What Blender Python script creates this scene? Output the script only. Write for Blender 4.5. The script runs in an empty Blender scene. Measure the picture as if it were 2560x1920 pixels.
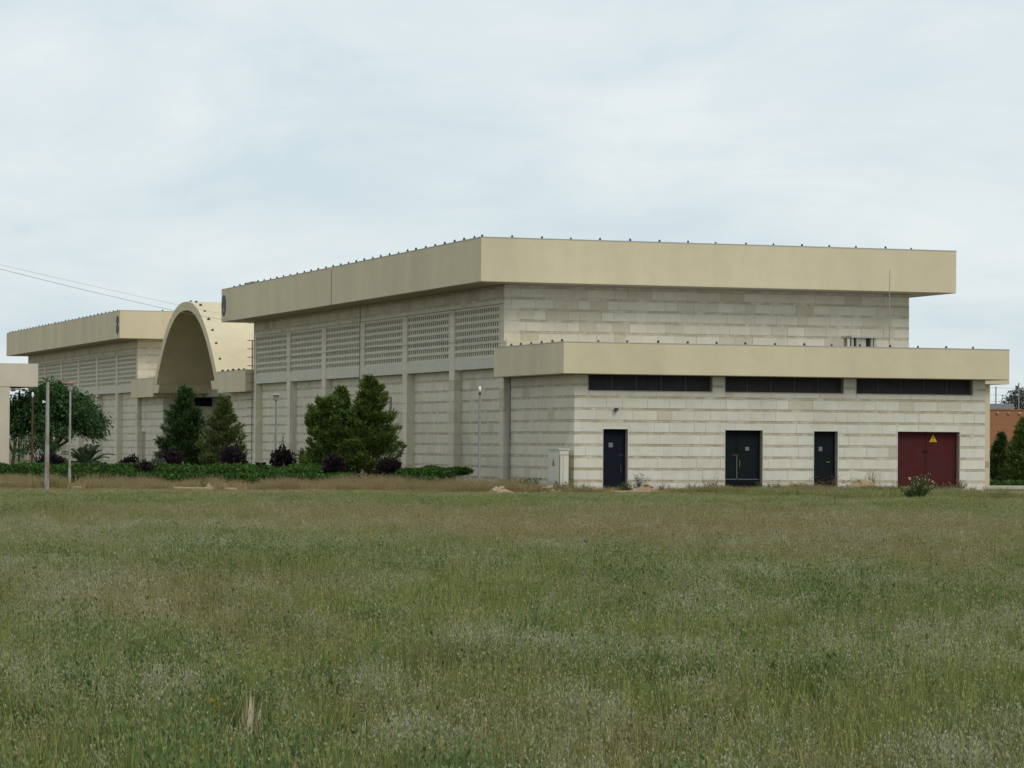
import bpy, math, random
import numpy as np
from mathutils import Matrix, Vector

random.seed(7)
rng = np.random.default_rng(11)
sc = bpy.context.scene
COL = sc.collection

# ------------------------------------------------------------------ camera
CZ = 1.933
YAW, PIT, ROL = 0.3221, 0.0189, 0.0071
cam_d = bpy.data.cameras.new('camera')
cam = bpy.data.objects.new('camera', cam_d)
COL.objects.link(cam)
sy, cy, sp, cp = math.sin(YAW), math.cos(YAW), math.sin(PIT), math.cos(PIT)
fwd = Vector((sy * cp, cy * cp, sp))
rgt = Vector((cy, -sy, 0))
up = rgt.cross(fwd)
r2 = rgt * math.cos(ROL) + up * math.sin(ROL)
u2 = -rgt * math.sin(ROL) + up * math.cos(ROL)
m = Matrix.Identity(4)
for i in range(3):
    m[i][0], m[i][1], m[i][2] = r2[i], u2[i], -fwd[i]
m[0][3], m[1][3], m[2][3] = 0, 0, CZ
cam.matrix_world = m
cam_d.sensor_width = 36.0
cam_d.lens = 36.0 * 7475.06 / 2560.0
cam_d.clip_start = 0.5
cam_d.clip_end = 8000
sc.camera = cam
sc.render.resolution_x, sc.render.resolution_y = 1024, 768

# ------------------------------------------------------------------ sky
SUN_EL, SUN_AZ = math.radians(46), math.radians(157)     # azimuth clockwise from +y
w = bpy.data.worlds.new('World')
sc.world = w
w.use_nodes = True
nt = w.node_tree
nt.nodes.clear()
N, L = nt.nodes.new, nt.links.new
out = N('ShaderNodeOutputWorld')
bg = N('ShaderNodeBackground')
bg.inputs[1].default_value = 0.106
sky = N('ShaderNodeTexSky')
sky.sky_type = 'NISHITA'
sky.sun_disc = False
sky.sun_elevation = SUN_EL
sky.sun_rotation = SUN_AZ
sky.dust_density = 2.0
tc = N('ShaderNodeTexCoord')
sep = N('ShaderNodeSeparateXYZ')
L(tc.outputs['Generated'], sep.inputs[0])
zz = N('ShaderNodeMath'); zz.operation = 'MAXIMUM'; zz.inputs[1].default_value = 0.0
L(sep.outputs['Z'], zz.inputs[0])
za = N('ShaderNodeMath'); za.operation = 'ADD'; za.inputs[1].default_value = 0.22
L(zz.outputs[0], za.inputs[0])
dx = N('ShaderNodeMath'); dx.operation = 'DIVIDE'
dy = N('ShaderNodeMath'); dy.operation = 'DIVIDE'
L(sep.outputs['X'], dx.inputs[0]); L(za.outputs[0], dx.inputs[1])
L(sep.outputs['Y'], dy.inputs[0]); L(za.outputs[0], dy.inputs[1])
comb = N('ShaderNodeCombineXYZ')
L(dx.outputs[0], comb.inputs[0]); L(dy.outputs[0], comb.inputs[1])
mp = N('ShaderNodeMapping')
mp.inputs['Rotation'].default_value = (0, 0, 0.5)
mp.inputs['Scale'].default_value = (2.0, 1.7, 1)
L(comb.outputs[0], mp.inputs[0])
n1 = N('ShaderNodeTexNoise'); n1.inputs['Scale'].default_value = 1.3
n1.inputs['Detail'].default_value = 9; n1.inputs['Roughness'].default_value = 0.6
n1.inputs['Distortion'].default_value = 0.35
L(mp.outputs[0], n1.inputs['Vector'])
rp = N('ShaderNodeValToRGB')
rp.color_ramp.elements[0].position = 0.36
rp.color_ramp.elements[0].color = (6.25, 7.35, 7.85, 1)
rp.color_ramp.elements[1].position = 0.66
rp.color_ramp.elements[1].color = (7.95, 8.5, 8.6, 1)
L(n1.outputs[0], rp.inputs[0])
mix = N('ShaderNodeMix'); mix.data_type = 'RGBA'; mix.inputs[0].default_value = 0.9
L(sky.outputs[0], mix.inputs[6]); L(rp.outputs[0], mix.inputs[7])
L(mix.outputs[2], bg.inputs[0])
L(bg.outputs[0], out.inputs[0])

# ------------------------------------------------------------------ sun and exposure
sd = bpy.data.lights.new('sun', 'SUN')
sd.energy = 1.3
sd.angle = math.radians(24)
sd.color = (1.0, 0.95, 0.86)
sun = bpy.data.objects.new('sun', sd)
COL.objects.link(sun)
sdir = Vector((math.sin(SUN_AZ) * math.cos(SUN_EL), math.cos(SUN_AZ) * math.cos(SUN_EL), math.sin(SUN_EL)))
sun.rotation_euler = sdir.to_track_quat('Z', 'Y').to_euler()
sun.location = (0, 0, 60)
sc.view_settings.view_transform = 'Standard'
sc.view_settings.look = 'None'
sc.view_settings.exposure = 0.0
sc.view_settings.gamma = 1.0
sc.view_settings.use_curve_mapping = False
sc.render.engine = 'CYCLES'
sc.cycles.max_bounces = 6
sc.cycles.diffuse_bounces = 3
sc.cycles.transparent_max_bounces = 4
sc.cycles.use_denoising = True
sc.cycles.denoising_prefilter = 'ACCURATE'

# ------------------------------------------------------------------ materials
def mat(name, color, rough=0.85, spec=0.25, var=0.12, scale=3.0, bump=0.0, bscale=40.0, metal=0.0,
        color2=None, rand=0.0, objcol=False, attr=None, transl=0.0, streak=0.0, inst=None, big=None):
    """procedural surface: base colour, noise variation, optional second colour, per-island variation, bump"""
    m = bpy.data.materials.new(name)
    m.use_nodes = True
    t = m.node_tree
    t.nodes.clear()
    N, L = t.nodes.new, t.links.new
    o = N('ShaderNodeOutputMaterial')
    b = N('ShaderNodeBsdfPrincipled')
    b.inputs['Roughness'].default_value = rough
    b.inputs['Specular IOR Level'].default_value = spec
    b.inputs['Metallic'].default_value = metal
    g = N('ShaderNodeNewGeometry')
    pos = g.outputs['Position']
    if objcol:
        oi = N('ShaderNodeObjectInfo'); base = oi.outputs['Color']
    elif attr:
        at = N('ShaderNodeAttribute'); at.attribute_name = attr; base = at.outputs['Color']
    else:
        rgb = N('ShaderNodeRGB'); rgb.outputs[0].default_value = (*color, 1); base = rgb.outputs[0]
    if inst:
        ia = N('ShaderNodeAttribute'); ia.attribute_type = 'INSTANCER'; ia.attribute_name = inst[0]
        mx = N('ShaderNodeMix'); mx.data_type = 'RGBA'
        L(ia.outputs['Fac'], mx.inputs[0]); L(base, mx.inputs[6])
        mx.inputs[7].default_value = (*inst[1], 1)
        base = mx.outputs[2]
    n = N('ShaderNodeTexNoise'); n.inputs['Scale'].default_value = scale
    n.inputs['Detail'].default_value = 6
    n.inputs['Roughness'].default_value = 0.6
    if streak:
        mp = N('ShaderNodeMapping'); mp.inputs['Scale'].default_value = (1, 1, streak)
        L(pos, mp.inputs[0]); L(mp.outputs[0], n.inputs['Vector'])
    else:
        L(pos, n.inputs['Vector'])
    if color2 is not None:
        cr = N('ShaderNodeValToRGB')
        cr.color_ramp.elements[0].position = 0.45
        cr.color_ramp.elements[1].position = 0.62
        L(n.outputs[0], cr.inputs[0])
        mx = N('ShaderNodeMix'); mx.data_type = 'RGBA'
        L(cr.outputs[0], mx.inputs[0]); L(base, mx.inputs[6])
        mx.inputs[7].default_value = (*color2, 1)
        base = mx.outputs[2]
    hs = N('ShaderNodeHueSaturation')
    mr = N('ShaderNodeMapRange')
    mr.inputs['From Min'].default_value = 0.25; mr.inputs['From Max'].default_value = 0.75
    mr.inputs['To Min'].default_value = 1 - var; mr.inputs['To Max'].default_value = 1 + var
    L(n.outputs[0], mr.inputs[0])
    val = mr.outputs[0]
    if big:
        nb = N('ShaderNodeTexNoise'); nb.inputs['Scale'].default_value = big[0]
        nb.inputs['Detail'].default_value = 4
        mpb = N('ShaderNodeMapping'); mpb.inputs['Scale'].default_value = (1, 1, big[2])
        L(pos, mpb.inputs[0]); L(mpb.outputs[0], nb.inputs['Vector'])
        mb_ = N('ShaderNodeMapRange')
        mb_.inputs['From Min'].default_value = 0.3; mb_.inputs['From Max'].default_value = 0.7
        mb_.inputs['To Min'].default_value = 1 - big[1]; mb_.inputs['To Max'].default_value = 1 + big[1]
        L(nb.outputs[0], mb_.inputs[0])
        mu = N('ShaderNodeMath'); mu.operation = 'MULTIPLY'
        L(val, mu.inputs[0]); L(mb_.outputs[0], mu.inputs[1]); val = mu.outputs[0]
    if rand:
        m2 = N('ShaderNodeMapRange')
        m2.inputs['To Min'].default_value = 1 - rand; m2.inputs['To Max'].default_value = 1 + rand
        L(g.outputs['Random Per Island'], m2.inputs[0])
        mu = N('ShaderNodeMath'); mu.operation = 'MULTIPLY'
        L(val, mu.inputs[0]); L(m2.outputs[0], mu.inputs[1]); val = mu.outputs[0]
        m3 = N('ShaderNodeMapRange')
        m3.inputs['To Min'].default_value = 0.5 + rand * 0.05; m3.inputs['To Max'].default_value = 0.5 - rand * 0.05
        L(g.outputs['Random Per Island'], m3.inputs[0]); L(m3.outputs[0], hs.inputs['Hue'])
    L(val, hs.inputs['Value'])
    L(base, hs.inputs['Color'])
    L(hs.outputs[0], b.inputs['Base Color'])
    if bump:
        nb = N('ShaderNodeTexNoise'); nb.inputs['Scale'].default_value = bscale
        nb.inputs['Detail'].default_value = 4
        L(pos, nb.inputs['Vector'])
        bp = N('ShaderNodeBump'); bp.inputs['Strength'].default_value = bump
        bp.inputs['Distance'].default_value = 0.02
        L(nb.outputs[0], bp.inputs['Height']); L(bp.outputs[0], b.inputs['Normal'])
    if transl:
        tr = N('ShaderNodeBsdfTranslucent'); L(hs.outputs[0], tr.inputs[0])
        ms = N('ShaderNodeMixShader'); ms.inputs[0].default_value = transl
        L(b.outputs[0], ms.inputs[1]); L(tr.outputs[0], ms.inputs[2]); L(ms.outputs[0], o.inputs[0])
    else:
        L(b.outputs[0], o.inputs[0])
    return m

M = {}
M['fascia'] = mat('fascia_paint', (0.630, 0.545, 0.375), var=0.04, scale=2.2, bump=0.12, bscale=30, big=(0.5, 0.075, 0.14))
M['coping'] = mat('coping_metal', (0.42, 0.43, 0.42), var=0.1, rough=0.6)
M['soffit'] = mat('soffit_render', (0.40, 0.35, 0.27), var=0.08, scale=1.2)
M['stone_one'] = mat('limestone_block', (1, 1, 1), var=0.07, scale=3, bump=0.15, bscale=25, objcol=True, big=(0.7, 0.07, 0.5))
M['stone_many'] = mat('limestone_blocks', (1, 1, 1), var=0.07, scale=3, bump=0.15, bscale=25, attr='tint', big=(0.7, 0.07, 0.5))
M['rough'] = mat('rough_stone', (0.52, 0.455, 0.325), var=0.2, scale=2.4, color2=(0.60, 0.545, 0.44), bump=0.9, bscale=30)
M['mortar'] = mat('mortar', (0.56, 0.525, 0.43), var=0.12, scale=4)
M['concrete'] = mat('pale_concrete', (0.58, 0.55, 0.455), var=0.08, scale=1.5, bump=0.3, bscale=20)
M['vent_concrete'] = mat('weathered_concrete', (0.40, 0.375, 0.30), var=0.15, scale=3)
M['block'] = mat('screen_block', (0.61, 0.565, 0.445), var=0.09, scale=2)
M['dark'] = mat('dark_interior', (0.095, 0.088, 0.074), var=0.1, spec=0.05)
M['navy'] = mat('navy_door_paint', (0.010, 0.013, 0.021), var=0.2, rough=0.8, spec=0.08)
M['green_door'] = mat('green_black_door_paint', (0.010, 0.014, 0.015), var=0.2, rough=0.8, spec=0.08)
M['red'] = mat('oxide_red_paint', (0.082, 0.019, 0.019), var=0.22, scale=1.6, rough=0.8, spec=0.1, color2=(0.064, 0.019, 0.02))
M['jamb'] = mat('door_jamb_render', (0.36, 0.29, 0.24), var=0.1)
M['frame'] = mat('pale_door_frame', (0.62, 0.62, 0.55), var=0.06, rough=0.6)
M['louvre'] = mat('louvre_metal', (0.085, 0.082, 0.085), var=0.2, rough=0.6, spec=0.2)
M['knob'] = mat('dark_cap', (0.055, 0.05, 0.052), var=0.2, rough=0.5)
M['emblem'] = mat('emblem_paint', (0.03, 0.035, 0.05), var=0.1, rough=0.5)
M['emblem_light'] = mat('emblem_streak', (0.30, 0.30, 0.29), var=0.1)
M['cabinet'] = mat('cabinet_paint', (0.60, 0.59, 0.50), var=0.06, rough=0.5, spec=0.35)
M['gap'] = mat('dark_gap', (0.05, 0.05, 0.05), var=0.1)
M['yellow'] = mat('sign_yellow', (0.62, 0.38, 0.02), var=0.05, rough=0.5)
M['orange'] = mat('sign_orange', (0.42, 0.17, 0.03), var=0.15, rough=0.5)
M['black'] = mat('sign_black', (0.015, 0.015, 0.015), var=0.1)
M['paper'] = mat('notice_paper', (0.16, 0.19, 0.19), var=0.2, scale=30)
M['brass'] = mat('brass', (0.30, 0.24, 0.07), var=0.2, rough=0.4, metal=0.5)
M['rust'] = mat('rusty_steel', (0.10, 0.052, 0.036), var=0.3, scale=5, rough=0.9)
M['galv'] = mat('galvanised_steel', (0.27, 0.28, 0.28), var=0.1, scale=4, rough=0.5, spec=0.4)
M['galv_rust'] = mat('rust_spotted_steel', (0.36, 0.35, 0.33), var=0.12, scale=4.2, rough=0.6, color2=(0.23, 0.165, 0.125), streak=0.45)
M['greypipe'] = mat('grey_pipe', (0.30, 0.28, 0.27), var=0.1, rough=0.6)
M['bulb'] = mat('opal_glass', (0.80, 0.80, 0.76), var=0.02, rough=0.25, spec=0.5)
M['shade'] = mat('lamp_shade', (0.50, 0.45, 0.40), var=0.06, rough=0.4)
M['disc'] = mat('orange_lamp_disc', (0.40, 0.17, 0.11), var=0.1, rough=0.5)
M['cable'] = mat('grey_cable', (0.24, 0.24, 0.235), var=0.1)
M['canopy'] = mat('canopy_render', (0.58, 0.51, 0.41), var=0.1, scale=0.8, bump=0.3, bscale=20, big=(0.5, 0.12, 0.5))
M['terracotta'] = mat('terracotta_render', (0.31, 0.145, 0.072), var=0.12, scale=0.5, bump=0.3)
M['greyroof'] = mat('grey_roof', (0.22, 0.235, 0.24), var=0.1)
M['bark'] = mat('bark', (0.075, 0.06, 0.048), var=0.3, scale=8, bump=0.6, bscale=30)
M['soil'] = mat('field_soil', (0.115, 0.095, 0.045), var=0.3, scale=0.35, color2=(0.10, 0.115, 0.045), bump=0.6, bscale=8)
M['dirt'] = mat('bare_dirt', (0.36, 0.25, 0.15), var=0.22, scale=1.7, color2=(0.27, 0.21, 0.11), bump=0.8, bscale=14)
M['rock'] = mat('pale_rock', (0.44, 0.37, 0.29), var=0.2, scale=4, bump=0.7)
M['apron'] = mat('worn_paving', (0.36, 0.31, 0.25), var=0.2, scale=1.5, bump=0.4)
M['kerbstone'] = mat('kerb_concrete', (0.52, 0.48, 0.39), var=0.12)
M['bag'] = mat('white_plastic', (0.75, 0.75, 0.72), var=0.05, rough=0.4)
M['leaf_tree'] = mat('tree_leaves', (0.048, 0.110, 0.032), rand=0.6, var=0.2, scale=1.2, transl=0.25, rough=0.55)
M['leaf_con_dark'] = mat('dark_conifer_needles', (0.042, 0.084, 0.021), rand=0.6, var=0.2, scale=2, transl=0.15, rough=0.6)
M['leaf_con_mid'] = mat('conifer_needles', (0.092, 0.146, 0.028), rand=0.65, var=0.25, scale=1.6, transl=0.15, rough=0.6)
M['leaf_con_olive'] = mat('olive_conifer_needles', (0.092, 0.122, 0.034), rand=0.45, var=0.2, scale=2, transl=0.2, rough=0.6)
M['leaf_purple'] = mat('purple_leaves', (0.024, 0.013, 0.019), rand=0.4, var=0.2, scale=3, transl=0.15, rough=0.6)
M['leaf_hedge'] = mat('hedge_leaves', (0.052, 0.118, 0.021), rand=0.6, var=0.5, scale=1.1, transl=0.25, rough=0.5)
M['leaf_palm'] = mat('palm_leaflets', (0.042, 0.066, 0.028), rand=0.4, var=0.15, transl=0.15, rough=0.5)
M['leaf_grey'] = mat('grey_green_leaves', (0.085, 0.105, 0.085), rand=0.4, var=0.2, transl=0.15)
M['leaf_weed'] = mat('weed_leaves', (0.065, 0.098, 0.035), rand=0.45, var=0.2, transl=0.2)
M['leaf_dryweed'] = mat('dry_weed_stems', (0.16, 0.15, 0.085), rand=0.4, var=0.2, transl=0.1)
M['twig'] = mat('dry_twigs', (0.13, 0.08, 0.045), rand=0.5, var=0.2)
M['flower'] = mat('cream_flower', (0.62, 0.60, 0.30), rand=0.2, var=0.1)
M['daisy'] = mat('yellow_flower', (0.75, 0.48, 0.02), rand=0.1, var=0.1)
M['straw'] = mat('dead_leaf', (0.70, 0.62, 0.45), var=0.15, scale=20, transl=0.15)
# field plants: colour slides from dry to green with the plant's own tone
M['g_blade'] = mat('grass_blade', (0.35, 0.275, 0.11), rand=0.5, var=0.15, scale=0.6, transl=0.33, inst=('tone', (0.205, 0.248, 0.066)))
M['g_stem'] = mat('grass_stem', (0.41, 0.325, 0.175), rand=0.35, var=0.15, scale=0.6, transl=0.15, inst=('tone', (0.262, 0.288, 0.108)))
M['g_seed'] = mat('seed_head', (0.27, 0.215, 0.115), rand=0.35, var=0.12, scale=0.6, transl=0.2, inst=('tone', (0.25, 0.25, 0.11)))
M['g_pale'] = mat('pale_flower_head', (0.34, 0.335, 0.225), rand=0.3, var=0.1, scale=0.6, transl=0.2)
M['g_yellow'] = mat('small_yellow_head', (0.42, 0.40, 0.07), rand=0.3, var=0.1)
M['g_lush'] = mat('lush_leaf', (0.12, 0.13, 0.045), rand=0.4, var=0.2, scale=0.8, transl=0.25, inst=('tone', (0.135, 0.200, 0.070)))

# ------------------------------------------------------------------ object helpers
def tag(o, label=None, cat=None, group=None, kind=None):
    if label: o['label'] = label
    if cat: o['category'] = cat
    if group: o['group'] = group
    if kind: o['kind'] = kind
    return o

def thing(name, label, cat, loc=(0, 0, 0), group=None):
    o = bpy.data.objects.new(name, None)
    o.empty_display_size = 0.3
    o.location = loc
    COL.objects.link(o)
    return tag(o, label, cat, group)

def base_of(o):
    v = Vector((0, 0, 0))
    while o is not None:
        v += Vector(o.location); o = o.parent
    return v

class MB:
    def __init__(s):
        s.v, s.f, s.t = [], [], []
    def face(s, pts, t=None):
        i = len(s.v)
        s.v.extend([tuple(p) for p in pts])
        s.f.append(tuple(range(i, i + len(pts))))
        s.t.append(t)
    def mesh(s, vs, fs, t=None):
        i = len(s.v)
        s.v.extend([tuple(p) for p in vs])
        for f in fs:
            s.f.append(tuple(i + k for k in f)); s.t.append(t)
    def box(s, x0, y0, z0, x1, y1, z1, t=None):
        x0, x1 = min(x0, x1), max(x0, x1); y0, y1 = min(y0, y1), max(y0, y1); z0, z1 = min(z0, z1), max(z0, z1)
        s.mesh([(x0, y0, z0), (x1, y0, z0), (x1, y1, z0), (x0, y1, z0), (x0, y0, z1), (x1, y0, z1), (x1, y1, z1), (x0, y1, z1)],
               [(0, 3, 2, 1), (4, 5, 6, 7), (0, 1, 5, 4), (1, 2, 6, 5), (2, 3, 7, 6), (3, 0, 4, 7)], t)
        return s
    def prism_x(s, poly, x0, x1):
        """poly = (y, z) outline, run from x0 to x1"""
        n = len(poly)
        s.mesh([(x0, a, b) for a, b in poly] + [(x1, a, b) for a, b in poly],
               [tuple(range(n)), tuple(range(2 * n - 1, n - 1, -1))] + [(i, i + n, (i + 1) % n + n, (i + 1) % n) for i in range(n)])
        return s
    def tube(s, pts, rad, n=8, cap=True):
        pts = [Vector(p) for p in pts]
        if not hasattr(rad, '__len__'): rad = [rad] * len(pts)
        rings = []
        for i, p in enumerate(pts):
            d = (pts[min(i + 1, len(pts) - 1)] - pts[max(i - 1, 0)])
            d = d.normalized() if d.length > 1e-9 else Vector((0, 0, 1))
            a = d.cross(Vector((0.31, 0.95, 0.02))) if abs(d.z) > 0.5 else d.cross(Vector((0, 0, 1)))
            a.normalize(); b = d.cross(a)
            rings.append([p + (a * math.cos(2 * math.pi * k / n) + b * math.sin(2 * math.pi * k / n)) * rad[i] for k in range(n)])
        vs = [v for r in rings for v in r]
        fs = []
        for i in range(len(pts) - 1):
            for k in range(n):
                fs.append((i * n + k, i * n + (k + 1) % n, (i + 1) * n + (k + 1) % n, (i + 1) * n + k))
        if cap:
            fs.append(tuple(reversed(range(n)))); fs.append(tuple((len(pts) - 1) * n + k for k in range(n)))
        s.mesh(vs, fs)
        return s
    def lathe(s, c, prof, n=12):
        s.tube([(c[0], c[1], c[2] + z) for r, z in prof], [max(r, 1e-4) for r, z in prof], n)
        return s
    def leaves(s, P, D, ln, wd, droop=0.0):
        """P points, D unit directions, ln/wd lengths and widths (arrays): one folded diamond a leaf"""
        P = np.asarray(P, float); D = np.asarray(D, float)
        D /= (np.linalg.norm(D, axis=1, keepdims=True) + 1e-9)
        R = rng.normal(size=P.shape)
        S = np.cross(D, R); S /= (np.linalg.norm(S, axis=1, keepdims=True) + 1e-9)
        ln = np.broadcast_to(np.asarray(ln, float).reshape(-1, 1), (len(P), 1)); wd = np.broadcast_to(np.asarray(wd, float).reshape(-1, 1), (len(P), 1))
        mid = P + D * ln * 0.5
        tip = P + D * ln + np.array([0, 0, -1.0]) * ln * droop
        A = np.stack([P, mid + S * wd * 0.5, tip, mid - S * wd * 0.5], 1).reshape(-1, 3)
        i = len(s.v)
        s.v.extend(map(tuple, A.tolist()))
        for k in range(len(P)):
            q = i + 4 * k
            s.f.append((q, q + 1, q + 2, q + 3)); s.t.append(None)
        return s
    def build(s, name, mats, parent=None, smooth=False, tint=False):
        b = base_of(parent) if parent is not None else Vector((0, 0, 0))
        me = bpy.data.meshes.new(name)
        V = (np.asarray(s.v, float) - np.array(b)).tolist()
        me.from_pydata(V, [], s.f)
        for mm in (mats if isinstance(mats, (list, tuple)) else [mats]):
            me.materials.append(mm)
        if tint:
            a = me.attributes.new('tint', 'FLOAT_COLOR', 'FACE')
            arr = np.ones((len(s.f), 4), np.float32)
            for k, t in enumerate(s.t):
                if t is not None: arr[k, :3] = t
            a.data.foreach_set('color', arr.ravel())
        if smooth:
            me.polygons.foreach_set('use_smooth', [True] * len(me.polygons))
        me.update()
        o = bpy.data.objects.new(name, me)
        COL.objects.link(o)
        if parent is not None: o.parent = parent
        return o

def copy_tree(o, loc, label, group=None, scale=None, rz=None):
    r = o.copy(); COL.objects.link(r); r.location = loc
    if label: r['label'] = label
    if group: r['group'] = group
    if scale: r.scale = (scale,) * 3 if not hasattr(scale, '__len__') else scale
    if rz is not None: r.rotation_euler = (0, 0, rz)
    for ch in list(o.children):
        c = ch.copy(); COL.objects.link(c); c.parent = r
        for g in ch.children:
            d = g.copy(); COL.objects.link(d); d.parent = c
    return r

def smooth01(a, b, x):
    t = np.clip((x - a) / (b - a), 0, 1)
    return t * t * (3 - 2 * t)

_lat = np.random.default_rng(5).random((256, 256))
def vnoise(x, y):
    x = np.asarray(x, float); y = np.asarray(y, float)
    xi = np.floor(x).astype(int); yi = np.floor(y).astype(int)
    fx = x - xi; fy = y - yi
    fx = fx * fx * (3 - 2 * fx); fy = fy * fy * (3 - 2 * fy)
    g = lambda a, b: _lat[a % 256, b % 256]
    return (g(xi, yi) * (1 - fx) + g(xi + 1, yi) * fx) * (1 - fy) + (g(xi, yi + 1) * (1 - fx) + g(xi + 1, yi + 1) * fx) * fy
def fbm(x, y):
    return vnoise(x, y) * 0.55 + vnoise(x * 2.1 + 9, y * 2.1 + 4) * 0.29 + vnoise(x * 4.3 + 2, y * 4.3 + 31) * 0.16

def gh(x, y):
    """ground height: the flat field and the slightly raised planting bed beside the halls"""
    x = np.asarray(x, float); y = np.asarray(y, float)
    bed = smooth01(37.4, 35.6, x) * smooth01(-2.2, -0.2, y - (115.7 - 0.44 * (x - 20.9)))
    return 0.26 * bed + (fbm(x * 0.11, y * 0.11) - 0.5) * 0.10 * smooth01(101, 92, y)

# ------------------------------------------------------------------ ground
def ground():
    xs = np.unique(np.concatenate([np.linspace(-3000, -60, 12), np.linspace(-60, 130, 120), np.linspace(130, 3000, 12)]))
    ys = np.unique(np.concatenate([np.linspace(-600, -10, 6), np.linspace(-10, 150, 110), np.linspace(150, 320, 20), np.linspace(320, 5000, 14)]))
    X, Y = np.meshgrid(xs, ys)
    Z = gh(X, Y)
    b = MB()
    b.v = [tuple(p) for p in np.stack([X.ravel(), Y.ravel(), Z.ravel()], 1).tolist()]
    nx = len(xs)
    for j in range(len(ys) - 1):
        for i in range(nx - 1):
            b.f.append((j * nx + i, j * nx + i + 1, (j + 1) * nx + i + 1, (j + 1) * nx + i)); b.t.append(None)
    o = b.build('ground', M['soil'], smooth=True)
    o['kind'] = 'structure'
ground()

# ------------------------------------------------------------------ stone walls
_sm = bpy.data.meshes.new('stone')
_c, _e = 0.02, 0.12
# unit block, front face at local y = 0 looking to -y, chamfered edges; scaled per stone
_sv = [(0, _e, 0), (1, _e, 0), (1, _e, 1), (0, _e, 1), (0.005, 0, _c), (0.995, 0, _c), (0.995, 0, 1 - _c), (0.005, 0, 1 - _c)]
_sf = [(4, 5, 6, 7), (0, 1, 5, 4), (1, 2, 6, 5), (2, 3, 7, 6), (3, 0, 4, 7)]
_sm.from_pydata(_sv, [], _sf)
_sm.materials.append(M['stone_one'])

PALE = np.array((0.630, 0.606, 0.520))
TAN = np.array((0.46, 0.405, 0.285))
SHADE_WARM = np.array((1.02, 0.965, 0.875))  # warm bounce light of the shaded walls, put into their stone colour
def stone_tint(ptan, shade_warm=0.0):
    c = PALE * (1 - shade_warm + shade_warm * SHADE_WARM) * random.uniform(0.965, 1.025) * np.array((1, random.uniform(0.993, 1.007), random.uniform(0.975, 1.025)))
    if random.random() < ptan:
        k = random.uniform(0.25, 0.65)
        c = c * (1 - k) + TAN * random.uniform(0.95, 1.08) * k
    return tuple(float(q) for q in c)

def blocks(u0, u1, z0, z1, joints, openings, lens):
    """courses between the rough bands, cut round the openings -> block rectangles and band rectangles"""
    B, R = [], []
    js = [j for j in joints if z0 < j < z1]
    edges = []
    lo = z0
    for j in js:
        edges.append((lo, j - 0.045)); R.append((j - 0.045, j + 0.05)); lo = j + 0.05
    edges.append((lo, z1))
    def cut(a, b, c, d):
        """split rect by openings -> list of rects"""
        rs = [(a, b, c, d)]
        for (o0, o1, p0, p1) in openings:
            new = []
            for (a, b, c, d) in rs:
                if o1 <= a or o0 >= b or p1 <= c or p0 >= d:
                    new.append((a, b, c, d)); continue
                if o0 - a > 0.03: new.append((a, o0, c, d))
                if b - o1 > 0.03: new.append((o1, b, c, d))
                if d - p1 > 0.03: new.append((max(a, o0), min(b, o1), p1, d))
                if p0 - c > 0.03: new.append((max(a, o0), min(b, o1), c, p0))
            rs = new
        return rs
    for (c, d) in edges:
        if d - c < 0.05: continue
        u = u0 + 0.0
        first = True
        while u < u1 - 1e-3:
            l = random.choice(lens) * random.uniform(0.93, 1.07)
            if first: l *= random.uniform(0.5, 1); first = False
            v = u + l
            if u1 - v < 0.3: v = u1
            B.extend(cut(u, v, c, d))
            u = v
    RR = []
    for (c, d) in R:
        for r in cut(u0, u1, c, d): RR.append(r)
    return B, RR

def rough_band(b, P, a, c, z0, z1):
    """one rough-faced course; P(u, out, z) gives the world point"""
    n = max(2, int((c - a) / 0.16))
    rows = []
    for i in range(n + 1):
        u = a + (c - a) * i / n
        k = [random.uniform(-0.006, 0.004), random.uniform(-0.021, -0.010)]
        rows.append([P(u, -0.11, z1), P(u, k[0], z1 - random.uniform(0.0, 0.006)), P(u, k[1], z0 + random.uniform(0.0, 0.02)), P(u, -0.11, z0)])
    vs = [p for r in rows for p in r]
    fs = []
    for i in range(n):
        for k in range(3):
            fs.append((i * 4 + k, (i + 1) * 4 + k, (i + 1) * 4 + k + 1, i * 4 + k + 1))
    b.mesh(vs, fs)

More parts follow.
